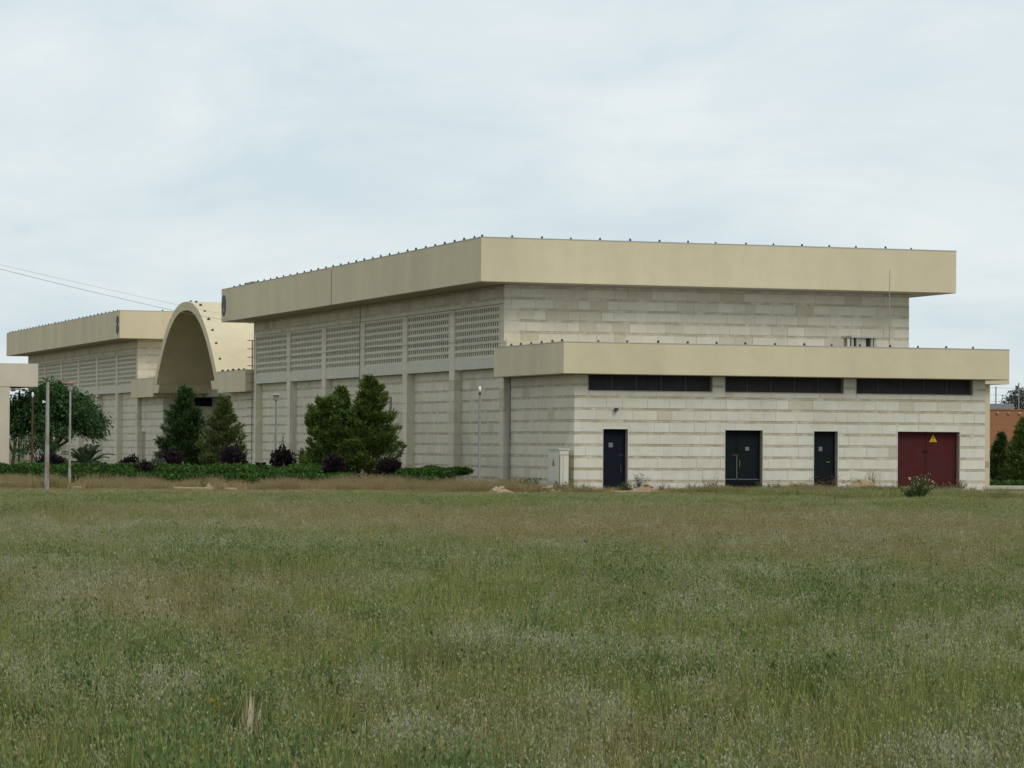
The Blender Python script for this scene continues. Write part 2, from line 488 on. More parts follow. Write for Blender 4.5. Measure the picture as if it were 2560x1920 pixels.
def stone_wall(root, face, plane, u0, u1, z0, z1, joints, openings=(), ptan=0.08, limit=0, lens=(0.5, 0.75, 1.0), near_first=True, shade_warm=0.0):
    """face 'front' (looks to -y at y=plane, u = x) or 'side' (looks to -x at x=plane, u = y)"""
    B, R = blocks(u0, u1, z0, z1, joints, openings, lens)
    if face == 'front':
        P = lambda u, o, z: (u, plane - o, z)
        rz, place = 0.0, lambda a, c, z: (a, plane, z)
    else:
        P = lambda u, o, z: (plane - o, u, z)
        rz, place = -math.pi / 2, lambda a, c, z: (plane, c, z)
    B.sort(key=lambda r: r[0])
    base = base_of(root)
    many = MB()
    for k, (a, c, p, q) in enumerate(B):
        t = stone_tint(ptan, shade_warm)
        if k < limit:
            o = bpy.data.objects.new('stone', _sm)
            COL.objects.link(o)
            o.parent = root
            g = 0.0005
            o.scale = (c - a - 2 * g, 1, q - p - 0.004)
            out_ = random.uniform(-0.004, 0.006)
            x, y, z = place(a + g, c - g, p + 0.002)
            if face == 'front': y -= out_
            else: x -= out_
            o.location = Vector((x, y, z)) - base
            o.rotation_euler = (0, 0, rz)
            o.color = (*t, 1)
        else:
            g, d, h = 0.0005, -0.10, 0.004
            out_ = random.uniform(-0.004, 0.006)
            vs = [P(a + g, d, p), P(c - g, d, p), P(c - g, d, q), P(a + g, d, q),
                  P(a + g + h, out_, p + h), P(c - g - h, out_, p + h), P(c - g - h, out_, q - h), P(a + g + h, out_, q - h)]
            many.mesh(vs, _sf if face == 'front' else [tuple(reversed(f)) for f in _sf], t)
    if many.f:
        o = many.build('stone', M['stone_many'], root, tint=True)
        o['kind'] = 'stuff'
    for (a, c, p, q) in R:
        b = MB(); rough_band(b, P, a, c, p, q)
        b.build('rough_course', M['rough'], root)
    return len(B)

JA = [0.418 + 0.4544 * k for k in range(9)]
JM = [0.385 + 0.4544 * k for k in range(18)]

def caps(root, pts, r=0.047):
    """dark dome caps along a roof edge: one part each"""
    m0 = None
    base = base_of(root)
    for p in pts:
        if m0 is None:
            b = MB(); b.lathe((0, 0, -0.01), [(r, 0), (r, 0.035), (r * 0.86, 0.075), (r * 0.45, 0.10), (0.004, 0.11)], 8)
            me = bpy.data.meshes.new('dome_cap'); me.from_pydata(b.v, [], b.f); me.materials.append(M['knob'])
            m0 = me
        o = bpy.data.objects.new('dome_cap', m0)
        COL.objects.link(o); o.parent = root
        o.location = Vector(p) + Vector((random.uniform(-0.05, 0.05) if abs(p[1] - 112.4) < 0.05 or abs(p[1] - 105.44) < 0.05 else 0, random.uniform(-0.06, 0.06) if p[0] < 37.3 else 0, random.uniform(-0.015, 0.01))) - base
        o.scale = [random.uniform(0.85, 1.1)] * 3

def roof_box(root, x0, y0, z0, x1, y1, z1, name='roof'):
    """flat roof slab with deep plain fascia, its soffit and a thin metal coping"""
    b = MB(); b.box(x0, y0, z0 + 0.02, x1, y1, z1)
    r = b.build(name, M['fascia'], root)
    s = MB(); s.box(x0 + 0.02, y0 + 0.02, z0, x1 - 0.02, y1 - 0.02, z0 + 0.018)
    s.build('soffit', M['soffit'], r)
    c = MB(); c.box(x0 - 0.012, y0 - (0 if name == 'roof' and y0 > 130 and y0 < 140 else 0.012), z1 + 0.002, x1 + 0.012, y1, z1 + 0.035)
    c.build('coping', M['coping'], r)
    return r

# ------------------------------------------------------------------ hall (used for the main and the far hall)
XW, XR, XF = 37.6265, 37.985, 36.176          # pilaster plane, recessed wall plane, fascia plane
def screen_panel(root, y0, y1, z0=5.34, z1=7.38):
    b = MB()
    h = (z1 - z0) / 7
    xf = XW + 0.03
    for k in range(8):
        zc = z0 + k * h
        b.box(xf, y0, zc - 0.045, xf + 0.16, y1, zc + 0.045)
    n = 21
    pt = (y1 - y0) / n
    for k in range(7):
        za, zb = z0 + k * h + 0.0455, z0 + (k + 1) * h - 0.0455
        # each hollow block: a thin shell with one upright slot
        b.box(xf + 0.035, y0, za, xf + 0.052, y1, za + 0.03)
        b.box(xf + 0.035, y0, zb - 0.022, xf + 0.052, y1, zb)
        for i in range(n + 1):
            yc = y0 + i * pt
            a, c = max(y0, yc - pt * 0.255), min(y1, yc + pt * 0.255)
            b.box(xf + 0.035, a, za + 0.0305, xf + 0.052, c, zb - 0.0225)
    o = b.build('screen_panel', M['block'], root)
    d = MB(); d.box(XW + 0.30, y0, z0, XW + 0.32, y1, z1)
    d.build('backing', M['dark'], o)
    return o

def hall(name, label, y0, near_hidden, single):
    """y0 = fascia y of the near end; 45.7 m long"""
    root = thing(name, label, 'building', (XF, y0, 0))
    y1 = y0 + 45.7
    x1 = 57.0
    wy0, wy1 = y0 + 1.45, y1 - 1.45
    jy = y0 + 22.81
    gw = 0.003 if near_hidden else 0.07
    zb, zt = 8.202, 9.952
    roof_box(root, XF, y0, zb, x1, jy - gw, zt, 'roof')
    roof_box(root, XF, jy + gw, zb, x1, y1, zt, 'roof')
    b = MB(); b.box(XF + 0.03, jy - gw + 0.0005, zb + 0.02, x1 - 0.08, jy + gw - 0.0005, zt - 0.05); b.build('expansion_joint', M['gap'], root)
    # solid core behind the stone facing
    b = MB()
    b.box(XR + 0.024, wy0 + 0.024, 0, x1 - 1.45, wy1, 5.0)
    b.box(XW + 0.33, wy0 + 0.024, 5.0, x1 - 1.45, wy1, 7.5)
    b.box(XW + 0.024, wy0 + 0.024, 7.5, x1 - 1.45, wy1, zb)
    b.build('wall', M['mortar'], root)
    # front gable wall above the low annex
    n = 0
    if not near_hidden:
        n = stone_wall(root, 'front', wy0, XW, x1 - 1.45, 5.45, zb, JM, ptan=0.26, limit=170, shade_warm=0.6)
    else:
        stone_wall(root, 'front', wy0, XW, XW + 6, 4.2, zb, JM, ptan=0.15, limit=0, shade_warm=0.6)
    # long side: band over the screens, recessed wall below
    stone_wall(root, 'side', XW, wy0 + 0.005, wy1, 7.44, zb, JM, ptan=0.2, limit=min(single, 60), shade_warm=1.0)
    pil_y = [wy0 + 0.29] + [wy0 + 7.03 * k + 0.0 for k in range(1, 6)] + [wy1 - 0.29]
    if single:
        stone_wall(root, 'side', XR, wy0 + 0.61, wy1 - 0.6, 0.0, 4.86, JM, ptan=0.05, limit=70, shade_warm=1.0)
    else:
        stone_wall(root, 'side', XR, wy0 + 0.61, wy1 - 0.6, 0.0, 4.86, JM, ptan=0.05, limit=0, shade_warm=1.0)
    for k, py in enumerate(pil_y):
        hw = 0.29 if k in (0, 6) else 0.36
        b = MB()
        lo = 0.0
        for j in [j for j in JM if j < 7.4] + [7.435]:
            # stacked blocks, one to a course, with a rebate between
            b.box(XW + random.uniform(0.0, 0.006), py - hw, lo, XR + 0.3, py + hw, j - 0.016)
            if j < 7.4: b.box(XW + 0.02, py - hw + 0.015, j - 0.016, XR + 0.3, py + hw - 0.015, j)
            lo = j
        for q in range(len(b.t)): b.t[q] = tuple(PALE * SHADE_WARM * 0.98)
        for f in range(0, len(b.t), 6):
            t = stone_tint(0.2, 1.0)
            for q in range(6): b.t[f + q] = t
        b.build('pilaster', M['stone_many'], root, tint=True)
    for k in range(6):
        a, c = pil_y[k] + (0.29 if k == 0 else 0.36), pil_y[k + 1] - (0.29 if k == 5 else 0.36)
        b = MB(); b.box(XW + 0.012, a + 0.002, 4.872, XR + 0.28, c - 0.002, 5.29)
        b.build('sill_band', M['concrete'], root)
        screen_panel(root, a + 0.003, c - 0.003)
    return root, pil_y

main, pil = hall('main_hall', 'large beige flat-roofed hall with pierced block screens, rising behind the low annex', 112.3635, False, 130)
far, pilf = hall('far_hall', 'more distant beige flat-roofed hall standing beyond the pointed entrance arch', 186.6, True, 0)

# roof edge caps of both halls
caps(main, [(37.47 + 1.25 * k, 112.40, 9.985) for k in range(15)] + [(XF + 0.04, 113.33 + 1.355 * k, 9.985) for k in range(32)] + [(XF + 0.06, 112.42, 9.985)])
caps(far, [(XF + 0.04, 187.6 + 1.355 * k, 9.985) for k in range(33)] + [(38.9 + 1.25 * k, 186.64, 9.985) for k in range(4)])

# joint line and thin pipe down the middle pilaster of the main hall
b = MB(); b.tube([(XW - 0.03, 135.27, 8.18), (XW - 0.03, 135.27, 0.3)], 0.018, 6); b.build('downpipe', M['greypipe'], main)
# grey roof hatch near the far end of the main roof
b = MB(); b.box(XF + 0.3, 151.9, 9.99, XF + 1.5, 154.0, 10.13); b.build('roof_hatch', M['greyroof'], main)

def ellipse_emblem(root, yc, zc, ry, rz):
    b = MB()
    n = 28
    x = XF - 0.004
    ring = [(yc + ry * math.cos(2 * math.pi * k / n), zc + rz * math.sin(2 * math.pi * k / n)) for k in range(n)]
    b.prism_x(ring, x, x - 0.025)
    o = b.build('emblem', M['emblem'], root)
    return o
e = ellipse_emblem(main, 157.48, 9.08, 0.50, 0.57)
b = MB(); b.prism_x([(157.15, 8.78), (157.72, 8.98), (157.78, 8.90), (157.25, 8.70)], XF - 0.03, XF - 0.036); b.build('streak', M['emblem_light'], e)
ellipse_emblem(far, 187.35, 9.37, 0.42, 0.28)
ellipse_emblem(far, 187.35, 8.80, 0.44, 0.30)
b = MB(); b.box(XF - 0.012, 187.30, 8.23, XF - 0.002, 187.36, 8.48); b.build('rain_streak', M['emblem_light'], far)

# ------------------------------------------------------------------ entrance between the halls, with the pointed vault
ent = thing('entrance_block', 'pale entrance block with a tall pointed vault arch between the two halls', 'building', (37.2, 172.1, 0))
XE, YC = 37.2, 172.1
def curve(hw, top, drop, zb, n=22):
    """half curve from the crown down to height zb"""
    pts = []
    end = hw * ((top - zb) / drop) ** (1 / 2.25)
    for i in range(n + 1):
        d = end * (i / n) ** 0.85
        pts.append((d, top - drop * (d / hw) ** 2.25))
    return pts
co, ci = curve(8.45, 9.92, 4.3, 5.18), curve(8.0, 9.42, 4.22, 5.18)
b = MB()
loop_o = [(YC - d, z) for d, z in reversed(co)] + [(YC + d, z) for d, z in co[1:]]
loop_i = [(YC - d, z) for d, z in reversed(ci)] + [(YC + d, z) for d, z in ci[1:]]
n = len(loop_o)
x0, x1 = XE, 50.0
vs = [(x0, *p) for p in loop_o] + [(x0, *p) for p in loop_i] + [(x1, *p) for p in loop_o] + [(x1, *p) for p in loop_i]
fs = []
for i in range(n - 1):
    fs.append((i, i + 1, n + i + 1, n + i))
    fs.append((i, 2 * n + i, 2 * n + i + 1, i + 1))
    fs.append((n + i, n + i + 1, 3 * n + i + 1, 3 * n + i))
b.mesh(vs, fs)
b.build('vault_shell', M['fascia'], ent)
b = MB(); b.prism_x([(YC - d + 0.01, z - 0.02) for d, z in reversed(ci)] + [(YC + d - 0.01, z - 0.02) for d, z in ci[1:]], 45.0, 45.3)
b.build('vault_back_wall', M['fascia'], ent)
near = [(156.66, 4.47), (156.66, 5.62), (163.62, 5.62), (163.29, 5.175), (165.1, 5.175), (164.76, 4.69), (163.34, 4.68), (163.25, 4.47)]
b = MB(); b.prism_x(near, XE + 0.002, 46.0); b.build('roof_beam', M['fascia'], ent)
farp = [(2 * YC - a + 0.1, z) for a, z in near]
farp[0] = (188.04, 4.47); farp[1] = (188.04, 5.62)
b = MB(); b.prism_x(farp, XE + 0.002, 46.0); b.build('roof_beam', M['fascia'], ent)
for (ya, yb) in ((156.66, 163.6), (180.7, 188.04)):
    b = MB(); b.box(XE - 0.012, ya, 5.622, XE + 0.4, yb, 5.65); b.build('coping', M['coping'], ent)
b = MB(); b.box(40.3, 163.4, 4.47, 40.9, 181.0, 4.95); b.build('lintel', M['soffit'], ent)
b = MB()
b.box(37.914, 156.66, 0, 46, 163.0, 4.46); b.box(37.914, 181.4, 0, 46, 186.58, 4.46); b.box(37.914, 186.6, 2.35, 46, 187.9, 4.46); b.box(38.0, 186.59, 0, 46, 188.04, 2.34); b.box(41.324, 163.0, 0, 45, 181.4, 4.46)
b.build('wall', M['mortar'], ent)
stone_wall(ent, 'side', 37.89, 156.67, 163.0, 0, 4.46, JM, limit=0, shade_warm=1.0)
stone_wall(ent, 'side', 37.89, 181.4, 188.0, 0, 4.46, JM, openings=[(186.6, 187.9, 0, 2.33)], limit=0, shade_warm=1.0)
stone_wall(ent, 'side', 41.3, 163.0, 181.4, 0, 4.46, JM, openings=[(167, 177, 0, 4.4)], limit=0, shade_warm=1.0)
b = MB(); b.box(41.28, 167, 0, 41.325, 177, 4.4); dw = b.build('glass_screen', M['navy'], ent)
b = MB()
for yy in np.linspace(167, 177, 6): b.box(41.22, yy - 0.04, 0, 41.275, yy + 0.04, 4.4)
b.box(41.222, 167, 3.55, 41.273, 177, 3.68)
b.build('mullion', M['brass'], dw)
b = MB(); b.box(37.95, 186.6, 0, 37.99, 187.9, 2.33); b.build('side_door', M['jamb'], ent)
b = MB(); b.box(39.7, 181.33, 3.92, 40.95, 181.385, 4.44); wj = b.build('side_window', M['navy'], ent)
b = MB(); b.box(39.66, 181.31, 3.88, 40.99, 181.384, 3.918); b.box(40.952, 181.31, 3.92, 40.99, 181.384, 4.44); b.build('frame', M['jamb'], wj)
kn = [(d, z) for d, z in curve(8.45, 9.92, 4.3, 6.4, 7)]
caps(ent, [(XE + 0.35, YC - d, z + 0.0) for d, z in kn] + [(XE + 3.1, YC + 0.3, 9.92)] +
     [(XE + 0.06, 157.2 + 1.3 * k, 5.65) for k in range(5)], r=0.085)

# ------------------------------------------------------------------ service annex
ax0, ax1, ay0 = 37.885, 55.117, 106.09
ann = thing('service_annex', 'low stone-faced service annex with dark doors, louvre strips and one red gate', 'building', (ax0, ay0, 0))
roof_box(ann, 37.206, 105.398, 4.449, 55.803, 113.806, 5.626)
caps(ann, [(38.56 + 1.205 * k, 105.44, 5.66) for k in range(14)] + [(37.25, 105.66 + 1.21 * k, 5.66) for k in range(6)])
DO = [(39.05, 40.05, 0.0, 2.395), (44.03, 45.59, 0.0, 2.39), (47.74, 48.75, 0.0, 2.375), (51.31, 54.0, 0.0, 2.39)]
WI = [(38.45, 43.467, 3.86, 4.449), (44.03, 48.968, 3.86, 4.449), (49.54, 54.54, 3.86, 4.449)]
b = MB()
# core: solid behind the reveals, with piers between the openings
b.box(ax0 + 0.024, ay0 + 0.36, 0, ax1, 113.8, 4.44)
us = [ax0 + 0.024] + [q for d in DO for q in d[:2]] + [ax1]
for i in range(0, len(us), 2): b.box(us[i] + (0 if i == 0 else 0.002), ay0 + 0.024, 0, us[i + 1] - 0.002, ay0 + 0.359, 2.40)
b.box(ax0 + 0.024, ay0 + 0.024, 2.402, ax1, ay0 + 0.359, 3.856)
us = [ax0 + 0.024] + [q for d in WI for q in d[:2]] + [ax1]
for i in range(0, len(us), 2): b.box(us[i] + (0 if i == 0 else 0.002), ay0 + 0.024, 3.858, us[i + 1] - 0.002, ay0 + 0.359, 4.44)
b.build('wall', M['mortar'], ann)
nf = stone_wall(ann, 'front', ay0, ax0, ax1, 0, 4.445, JA, DO + WI, ptan=0.04, limit=215, lens=(0.5, 0.97, 1.0, 0.62))
ns = stone_wall(ann, 'side', ax0, ay0 + 0.005, 113.8, 0, 4.445, JA, ptan=0.05, shade_warm=0.9, limit=85, lens=(0.8, 1.0, 1.2))
print('annex stones', nf, ns)
# joint strip and brown drain pipe in the inner corner
b = MB(); b.tube([(ax0 - 0.04, 113.70, 4.44), (ax0 - 0.04, 113.70, 0.02)], 0.05, 8); b.build('drain_pipe', M['greypipe'], ann)
# yellow rear wing seen past the right end
b = MB(); b.box(55.3, 113.9, 0, 59.39, 116, 4.45); b.build('rear_wall', M['fascia'], ann)
b = MB(); b.box(55.9, 113.5, 4.46, 60.09, 117, 5.42); b.build('rear_beam', M['fascia'], ann)
b = MB(); b.prism_x([(113.885, 0.95), (113.885, 1.12), (113.885, 1.2), (113.898, 1.2), (113.898, 0.95)], 59.12, 59.34); b.build('wall_patch', M['rock'], ann)
# flashing upstand on the annex roof against the main hall
b = MB(); b.box(37.62, 113.45, 5.67, 44.0, 113.80, 5.93); b.build('roof_upstand', M['fascia'], ann)

def reveal(root, d, t=0.055):
    """pale frame trim round an opening plus the plastered jambs"""
    u0, u1, z0, z1 = d
    b = MB()
    b.box(u0 - 0.02, ay0 - 0.012, z0, u0 + 0.0, ay0 + 0.24, z1)
    b.box(u0 - 0.02, ay0 - 0.012, z1 + 0.001, u1 + 0.02, ay0 + 0.24, z1 + 0.05)
    b.box(u1, ay0 - 0.012, z0, u1 + 0.02, ay0 + 0.015, z1)
    f = b.build('door_frame', M['frame'], root)
    b = MB(); b.box(u1 - 0.012, ay0 + 0.016, z0, u1 + 0.02, ay0 + 0.3, z1 - 0.001); b.build('jamb', M['jamb'], f)
    return f

def leaf(root, u0, u1, z1, m, name='door'):
    b = MB()
    y = ay0 + 0.24
    b.box(u0 + 0.008, y, 0.03, u1 - 0.008, y + 0.05, z1 - 0.01)
    o = b.build(name, m, root)
    # pressed frame on the leaf
    b = MB()
    for (a, c, p, q) in ((u0 + 0.008, u0 + 0.07, 0.03, z1 - 0.01), (u1 - 0.07, u1 - 0.008, 0.03, z1 - 0.01), (u0 + 0.071, u1 - 0.071, z1 - 0.09, z1 - 0.01), (u0 + 0.071, u1 - 0.071, 0.03, 0.10)):
        b.box(a, y - 0.014, p, c, y - 0.001, q)
    b.build('leaf_frame', m, o)
    return o

def notice(d, uc, zc, wd=0.17, hg=0.17):
    y = ay0 + 0.224
    b = MB(); b.box(uc - wd / 2, y, zc - hg / 2, uc + wd / 2, y + 0.004, zc + hg / 2)
    n_ = b.build('notice', M['paper'], d)
    b = MB()
    for k in range(3): b.box(uc - wd * 0.33, y - 0.002, zc + hg * (0.22 - 0.2 * k), uc + wd * (0.1 + 0.1 * k), y - 0.001, zc + hg * (0.26 - 0.2 * k))
    b.build('print', M['galv'], n_)

def handle(d, u, z, h, mm, r=0.014):
    y = ay0 + 0.20
    b = MB(); b.tube([(u, y, z - h / 2), (u, y, z + h / 2)], r, 6)
    b.box(u - 0.008, y, z - h / 2 + 0.01, u + 0.008, ay0 + 0.226, z - h / 2 + 0.03)
    b.box(u - 0.008, y, z + h / 2 - 0.03, u + 0.008, ay0 + 0.226, z + h / 2 - 0.01)
    b.build('handle', mm, d)

for d in DO: reveal(ann, d)
d1 = leaf(ann, 39.05, 40.035, 2.395, M['navy']); d1['label'] = 'narrow navy steel door nearest the left corner'
notice(d1, 39.44, 1.79); handle(d1, 39.84, 0.88, 0.30, M['rust'], 0.018)
b = MB(); b.box(39.76, ay0 + 0.205, 1.40, 39.92, ay0 + 0.225, 1.425); b.build('bolt', M['rust'], d1)
for (a, c) in ((44.03, 44.62), (44.625, 45.575)):
    d2 = leaf(ann, a, c, 2.39, M['green_door'], 'door')
    b = MB()
    for k in range(6): b.box(a + 0.085, ay0 + 0.222, 0.14 + 0.055 * k, c - 0.085, ay0 + 0.2385, 0.165 + 0.055 * k)
    b.build('vent_slat', M['green_door'], d2)
    b = MB(); b.box(a + 0.01, ay0 + 0.214, 0.50, c - 0.03, ay0 + 0.222, 0.515); b.build('kick_rail', M['galv'], d2)
    if a > 44.5:
        notice(d2, 45.04, 1.68, 0.16, 0.14); handle(d2, 44.72, 1.12, 0.26, M['brass'])
    else:
        b = MB(); b.box(44.44, ay0 + 0.205, 1.41, 44.66, ay0 + 0.2125, 1.46); b.build('bolt', M['rust'], d2)
        b = MB(); b.box(44.60, ay0 + 0.208, 0.52, 44.615, ay0 + 0.2125, 1.40); b.build('edge_strip', M['galv'], d2)
d3 = leaf(ann, 47.74, 48.735, 2.375, M['green_door']); notice(d3, 48.12, 1.69, 0.15, 0.17)
b = MB(); b.box(48.36, ay0 + 0.195, 1.17, 48.52, ay0 + 0.225, 1.195); b.build('handle', M['brass'], d3)
for (a, c) in ((51.31, 52.66), (52.665, 53.985)):
    d4 = leaf(ann, a, c, 2.39, M['red'], 'gate_leaf')
    d4['label'] = 'dark red steel gate leaf'
    b = MB()
    for k in range(1, 8):
        u = a + (c - a) * k / 8
        b.box(u - 0.006, ay0 + 0.236, 0.11, u + 0.006, ay0 + 0.2385, 2.28)
    b.build('pressed_rib', M['red'], d4)
    if a > 52:
        y = ay0 + 0.215
        b = MB()
        tri = [(52.95 - 0.165, 1.99), (52.95 + 0.165, 1.99), (52.95, 2.29)]
        b.mesh([(u, y, z) for u, z in tri] + [(u, y + 0.008, z) for u, z in tri], [(0, 1, 2), (5, 4, 3), (0, 3, 4, 1), (1, 4, 5, 2), (2, 5, 3, 0)])
        sg = b.build('warning_sign', M['yellow'], d4); sg['label'] = 'yellow triangular high voltage sign'
        b = MB()
        b.mesh([(u, y - 0.003, z) for u, z in ((52.962, 2.205), (52.925, 2.125), (52.952, 2.127), (52.935, 2.065), (52.985, 2.143), (52.957, 2.142), (52.985, 2.205))], [(0, 1, 2), (2, 3, 4), (2, 4, 5), (0, 2, 5), (0, 5, 6)])
        b.box(52.87, y - 0.004, 2.022, 53.03, y - 0.001, 2.042)
        # bolt and caption bar are one print on the sign
        b.build('print', M['black'], d4)
    else:
        b = MB(); b.box(52.50, ay0 + 0.19, 1.62, 52.74, ay0 + 0.2255, 1.665); b.build('bolt', M['black'], d4)

for k, (a, c, z0, z1) in enumerate(WI):
    b = MB()
    y = ay0 + 0.012
    b.box(a - 0.03, ay0 - 0.014, z0 - 0.035, c + 0.03, ay0 + 0.25, z0 - 0.001)
    b.box(a - 0.03, ay0 - 0.014, z0, a, ay0 + 0.25, z1 - 0.005)
    b.box(c, ay0 - 0.014, z0, c + 0.03, ay0 + 0.25, z1 - 0.005)
    wn = b.build('window', M['jamb'], ann)
    wn['label'] = ['louvre strip at the left end', 'middle louvre strip', 'louvre strip over the red gate'][k]
    b = MB(); b.box(a + 0.001, ay0 + 0.30, z0, c - 0.001, ay0 + 0.345, z1 - 0.006); b.build('backing', M['dark'], wn)
    b = MB()
    for i in range(6):
        u = a + (c - a) * i / 5
        b.box(max(a, u - 0.025), ay0 + 0.20, z0, min(c, u + 0.025), ay0 + 0.27, z1 - 0.006)
    b.build('mullion', M['louvre'], wn)
    b = MB()
    for i in range(10):
        zz_ = z0 + 0.012 + i * 0.057
        b.mesh([(a + 0.002, ay0 + 0.205, zz_), (c - 0.002, ay0 + 0.205, zz_), (c - 0.002, ay0 + 0.262, zz_ + 0.05), (a + 0.002, ay0 + 0.262, zz_ + 0.05),
                (a + 0.002, ay0 + 0.205, zz_ + 0.006), (c - 0.002, ay0 + 0.205, zz_ + 0.006), (c - 0.002, ay0 + 0.262, zz_ + 0.056), (a + 0.002, ay0 + 0.262, zz_ + 0.056)],
               [(0, 1, 2, 3), (7, 6, 5, 4), (0, 4, 5, 1), (3, 2, 6, 7)])
    s_ = b.build('slat', M['louvre'], wn); s_['kind'] = 'stuff'
# small flood light on the wall
b = MB(); b.box(39.48, ay0 - 0.16, 3.08, 39.60, ay0 - 0.03, 3.19); b.box(39.53, ay0 - 0.09, 3.02, 39.55, ay0 - 0.06, 3.079)
b.box(39.52, ay0 - 0.029, 3.10, 39.56, ay0 - 0.004, 3.17)
b.build('wall_lamp', M['knob'], ann)

# ------------------------------------------------------------------ things on and beside the annex
vent = thing('roof_vent', 'small concrete vent housing with a slab cap on the annex roof', 'vent', (51.6, 110, 5.66))
b = MB(); b.box(51.0, 109.7, 6.17, 52.2, 110.7, 6.26); b.build('slab_cap', M['vent_concrete'], vent)
for (xa, xb, ya, yb) in ((51.06, 51.14, 109.8, 109.9), (51.26, 51.34, 109.78, 109.9), (51.9, 51.94, 109.78, 109.9), (52.03, 52.13, 109.78, 109.92), (51.06, 51.16, 110.5, 110.62), (52.03, 52.13, 110.5, 110.62)):
    b = MB(); b.box(xa, ya, 5.662, xb, yb, 6.168); b.build('post', M['vent_concrete'], vent)
b = MB(); b.box(51.36, 109.82, 5.662, 51.68, 109.92, 6.168); b.build('panel', M['vent_concrete'], vent)
b = MB(); b.box(51.2, 110.1, 5.662, 52.0, 110.3, 6.166); b.build('flue', M['dark'], vent)

rod = MB(); rod.tube([(53.77, 112.0, 5.662), (53.77, 112.0, 7.4), (53.775, 112.0, 9.1)], [0.022, 0.02, 0.012], 6)
tag(rod.build('mast', M['greypipe']), 'thin upright metal mast rising from the annex roof before the hall wall', 'mast')

cab = thing('electrical_cabinet', 'cream electrical cabinet with an orange triangle, beside the annex corner', 'cabinet', (37.4, 106.4, 0))
b = MB(); b.box(37.2, 105.75, 0.20, 37.55, 107.05, 1.60); b.build('body', M['cabinet'], cab)
b = MB(); b.box(37.16, 105.71, 1.602, 37.59, 107.02, 1.645); b.build('roof_plate', M['cabinet'], cab)
b = MB(); b.box(37.24, 105.8, 0.0, 37.50, 107.0, 0.198); b.build('plinth', M['galv'], cab)
b = MB(); b.box(37.178, 105.80, 0.22, 37.198, 107.03, 1.40); dd = b.build('door', M['cabinet'], cab)
b = MB(); b.prism_x([(106.25, 0.98), (106.55, 0.98), (106.42, 1.28)], 37.172, 37.177); b.build('warning_sign', M['orange'], dd)
b = MB(); b.prism_x([(106.37, 1.06), (106.43, 1.06), (106.41, 1.19)], 37.168, 37.1715); b.build('print', M['black'], dd)
b = MB(); b.box(37.195, 105.738, 1.405, 37.555, 105.749, 1.415); b.box(37.195, 105.738, 0.2, 37.212, 105.749, 1.40); b.box(37.33, 105.742, 0.2, 37.338, 105.749, 1.40)
b.build('panel_seam', M['gap'], cab)

lad = thing('wall_ladder', 'thin steel rung pole fixed up the far corner of the main hall', 'ladder', (XW - 0.1, 156.5, 0))
b = MB(); b.tube([(XW - 0.08, 156.55, 0.2), (XW - 0.08, 156.55, 7.2)], 0.035, 6); b.build('rail', M['galv_rust'], lad)
for k in range(15):
    z = 0.9 + 0.45 * k
    b = MB(); b.tube([(XW - 0.36, 156.55, z), (XW + 0.12, 156.50, z)], 0.02, 5); b.build('rung', M['cable'], lad)

def cable(name, pts, r, label):
    b = MB()
    pts = [Vector(p) for p in pts]
    n = []
    for i in range(len(pts) - 1):
        p0, p1, p2, p3 = pts[max(i - 1, 0)], pts[i], pts[i + 1], pts[min(i + 2, len(pts) - 1)]
        for k in range(6):
            t = k / 6
            n.append(0.5 * ((2 * p1) + (p2 - p0) * t + (2 * p0 - 5 * p1 + 4 * p2 - p3) * t * t + (3 * p1 - p0 - 3 * p2 + p3) * t ** 3))
    n.append(pts[-1])
    b.tube(n, r, 5)
    tag(b.build(name, M['cable']), label, 'cable', 'overhead cables')
cable('overhead_cable', [(-10, 62, 10.2), (8.99, 102.29, 9.27), (13.64, 113.4, 9.16), (19.2, 125.25, 8.95), (24.35, 135.14, 8.69), (31.16, 146.58, 8.28), (34.07, 151.94, 8.21), (37.62, 156.5, 8.10)], 0.009, 'lower and thicker overhead cable running to the corner under the main roof')
cable('overhead_cable', [(-10, 62, 10.3), (8.99, 102.29, 9.32), (13.64, 113.4, 9.24), (19.2, 125.25, 9.13), (24.35, 135.13, 8.95), (31.28, 146.53, 8.58), (36.15, 157.5, 8.63)], 0.005, 'upper and thinner overhead cable ending at the dark disc on the main roof')
cable('wall_cable', [(XW - 0.02, 156.3, 6.25), (XW - 0.05, 145, 6.14), (XW - 0.05, 135.2, 6.2), (XW - 0.05, 124, 6.08), (XW - 0.05, 116.5, 6.02), (XW + 0.1, 113.72, 6.0)], 0.009, 'thin cable strung along the pierced screens of the main hall')

# ------------------------------------------------------------------ canopy at the left edge
can = thing('concrete_canopy', 'pale concrete canopy beam on a thick column at the left edge', 'canopy', (20.0, 124.0, 0.2))
A = Vector((20.6, 123.82, 0)); dirv = Vector((-1, 0, 0)); bk = Vector((0, 1, 0))
def obox(mb, o, d, k, l, w_, z0, z1):
    p = [o, o + d * l, o + d * l + k * w_, o + k * w_]
    mb.mesh([(q.x, q.y, z0) for q in p] + [(q.x, q.y, z1) for q in p], [(0, 1, 2, 3), (7, 6, 5, 4), (4, 5, 1, 0), (5, 6, 2, 1), (6, 7, 3, 2), (7, 4, 0, 3)])
b = MB(); obox(b, A, dirv, bk, 9.0, 5.0, 4.02, 4.98); b.build('roof_beam', M['canopy'], can)
b = MB(); obox(b, A + dirv * 1.16 + bk * 0.02, dirv, bk, 1.0, 1.0, 0.1, 4.018); b.build('column', M['canopy'], can)
LX, LY = 20.68, 129.07
cl = thing('canopy_lamp', 'twin white globe lamp seen under the canopy beam', 'lamp', (LX, LY, 0.26))
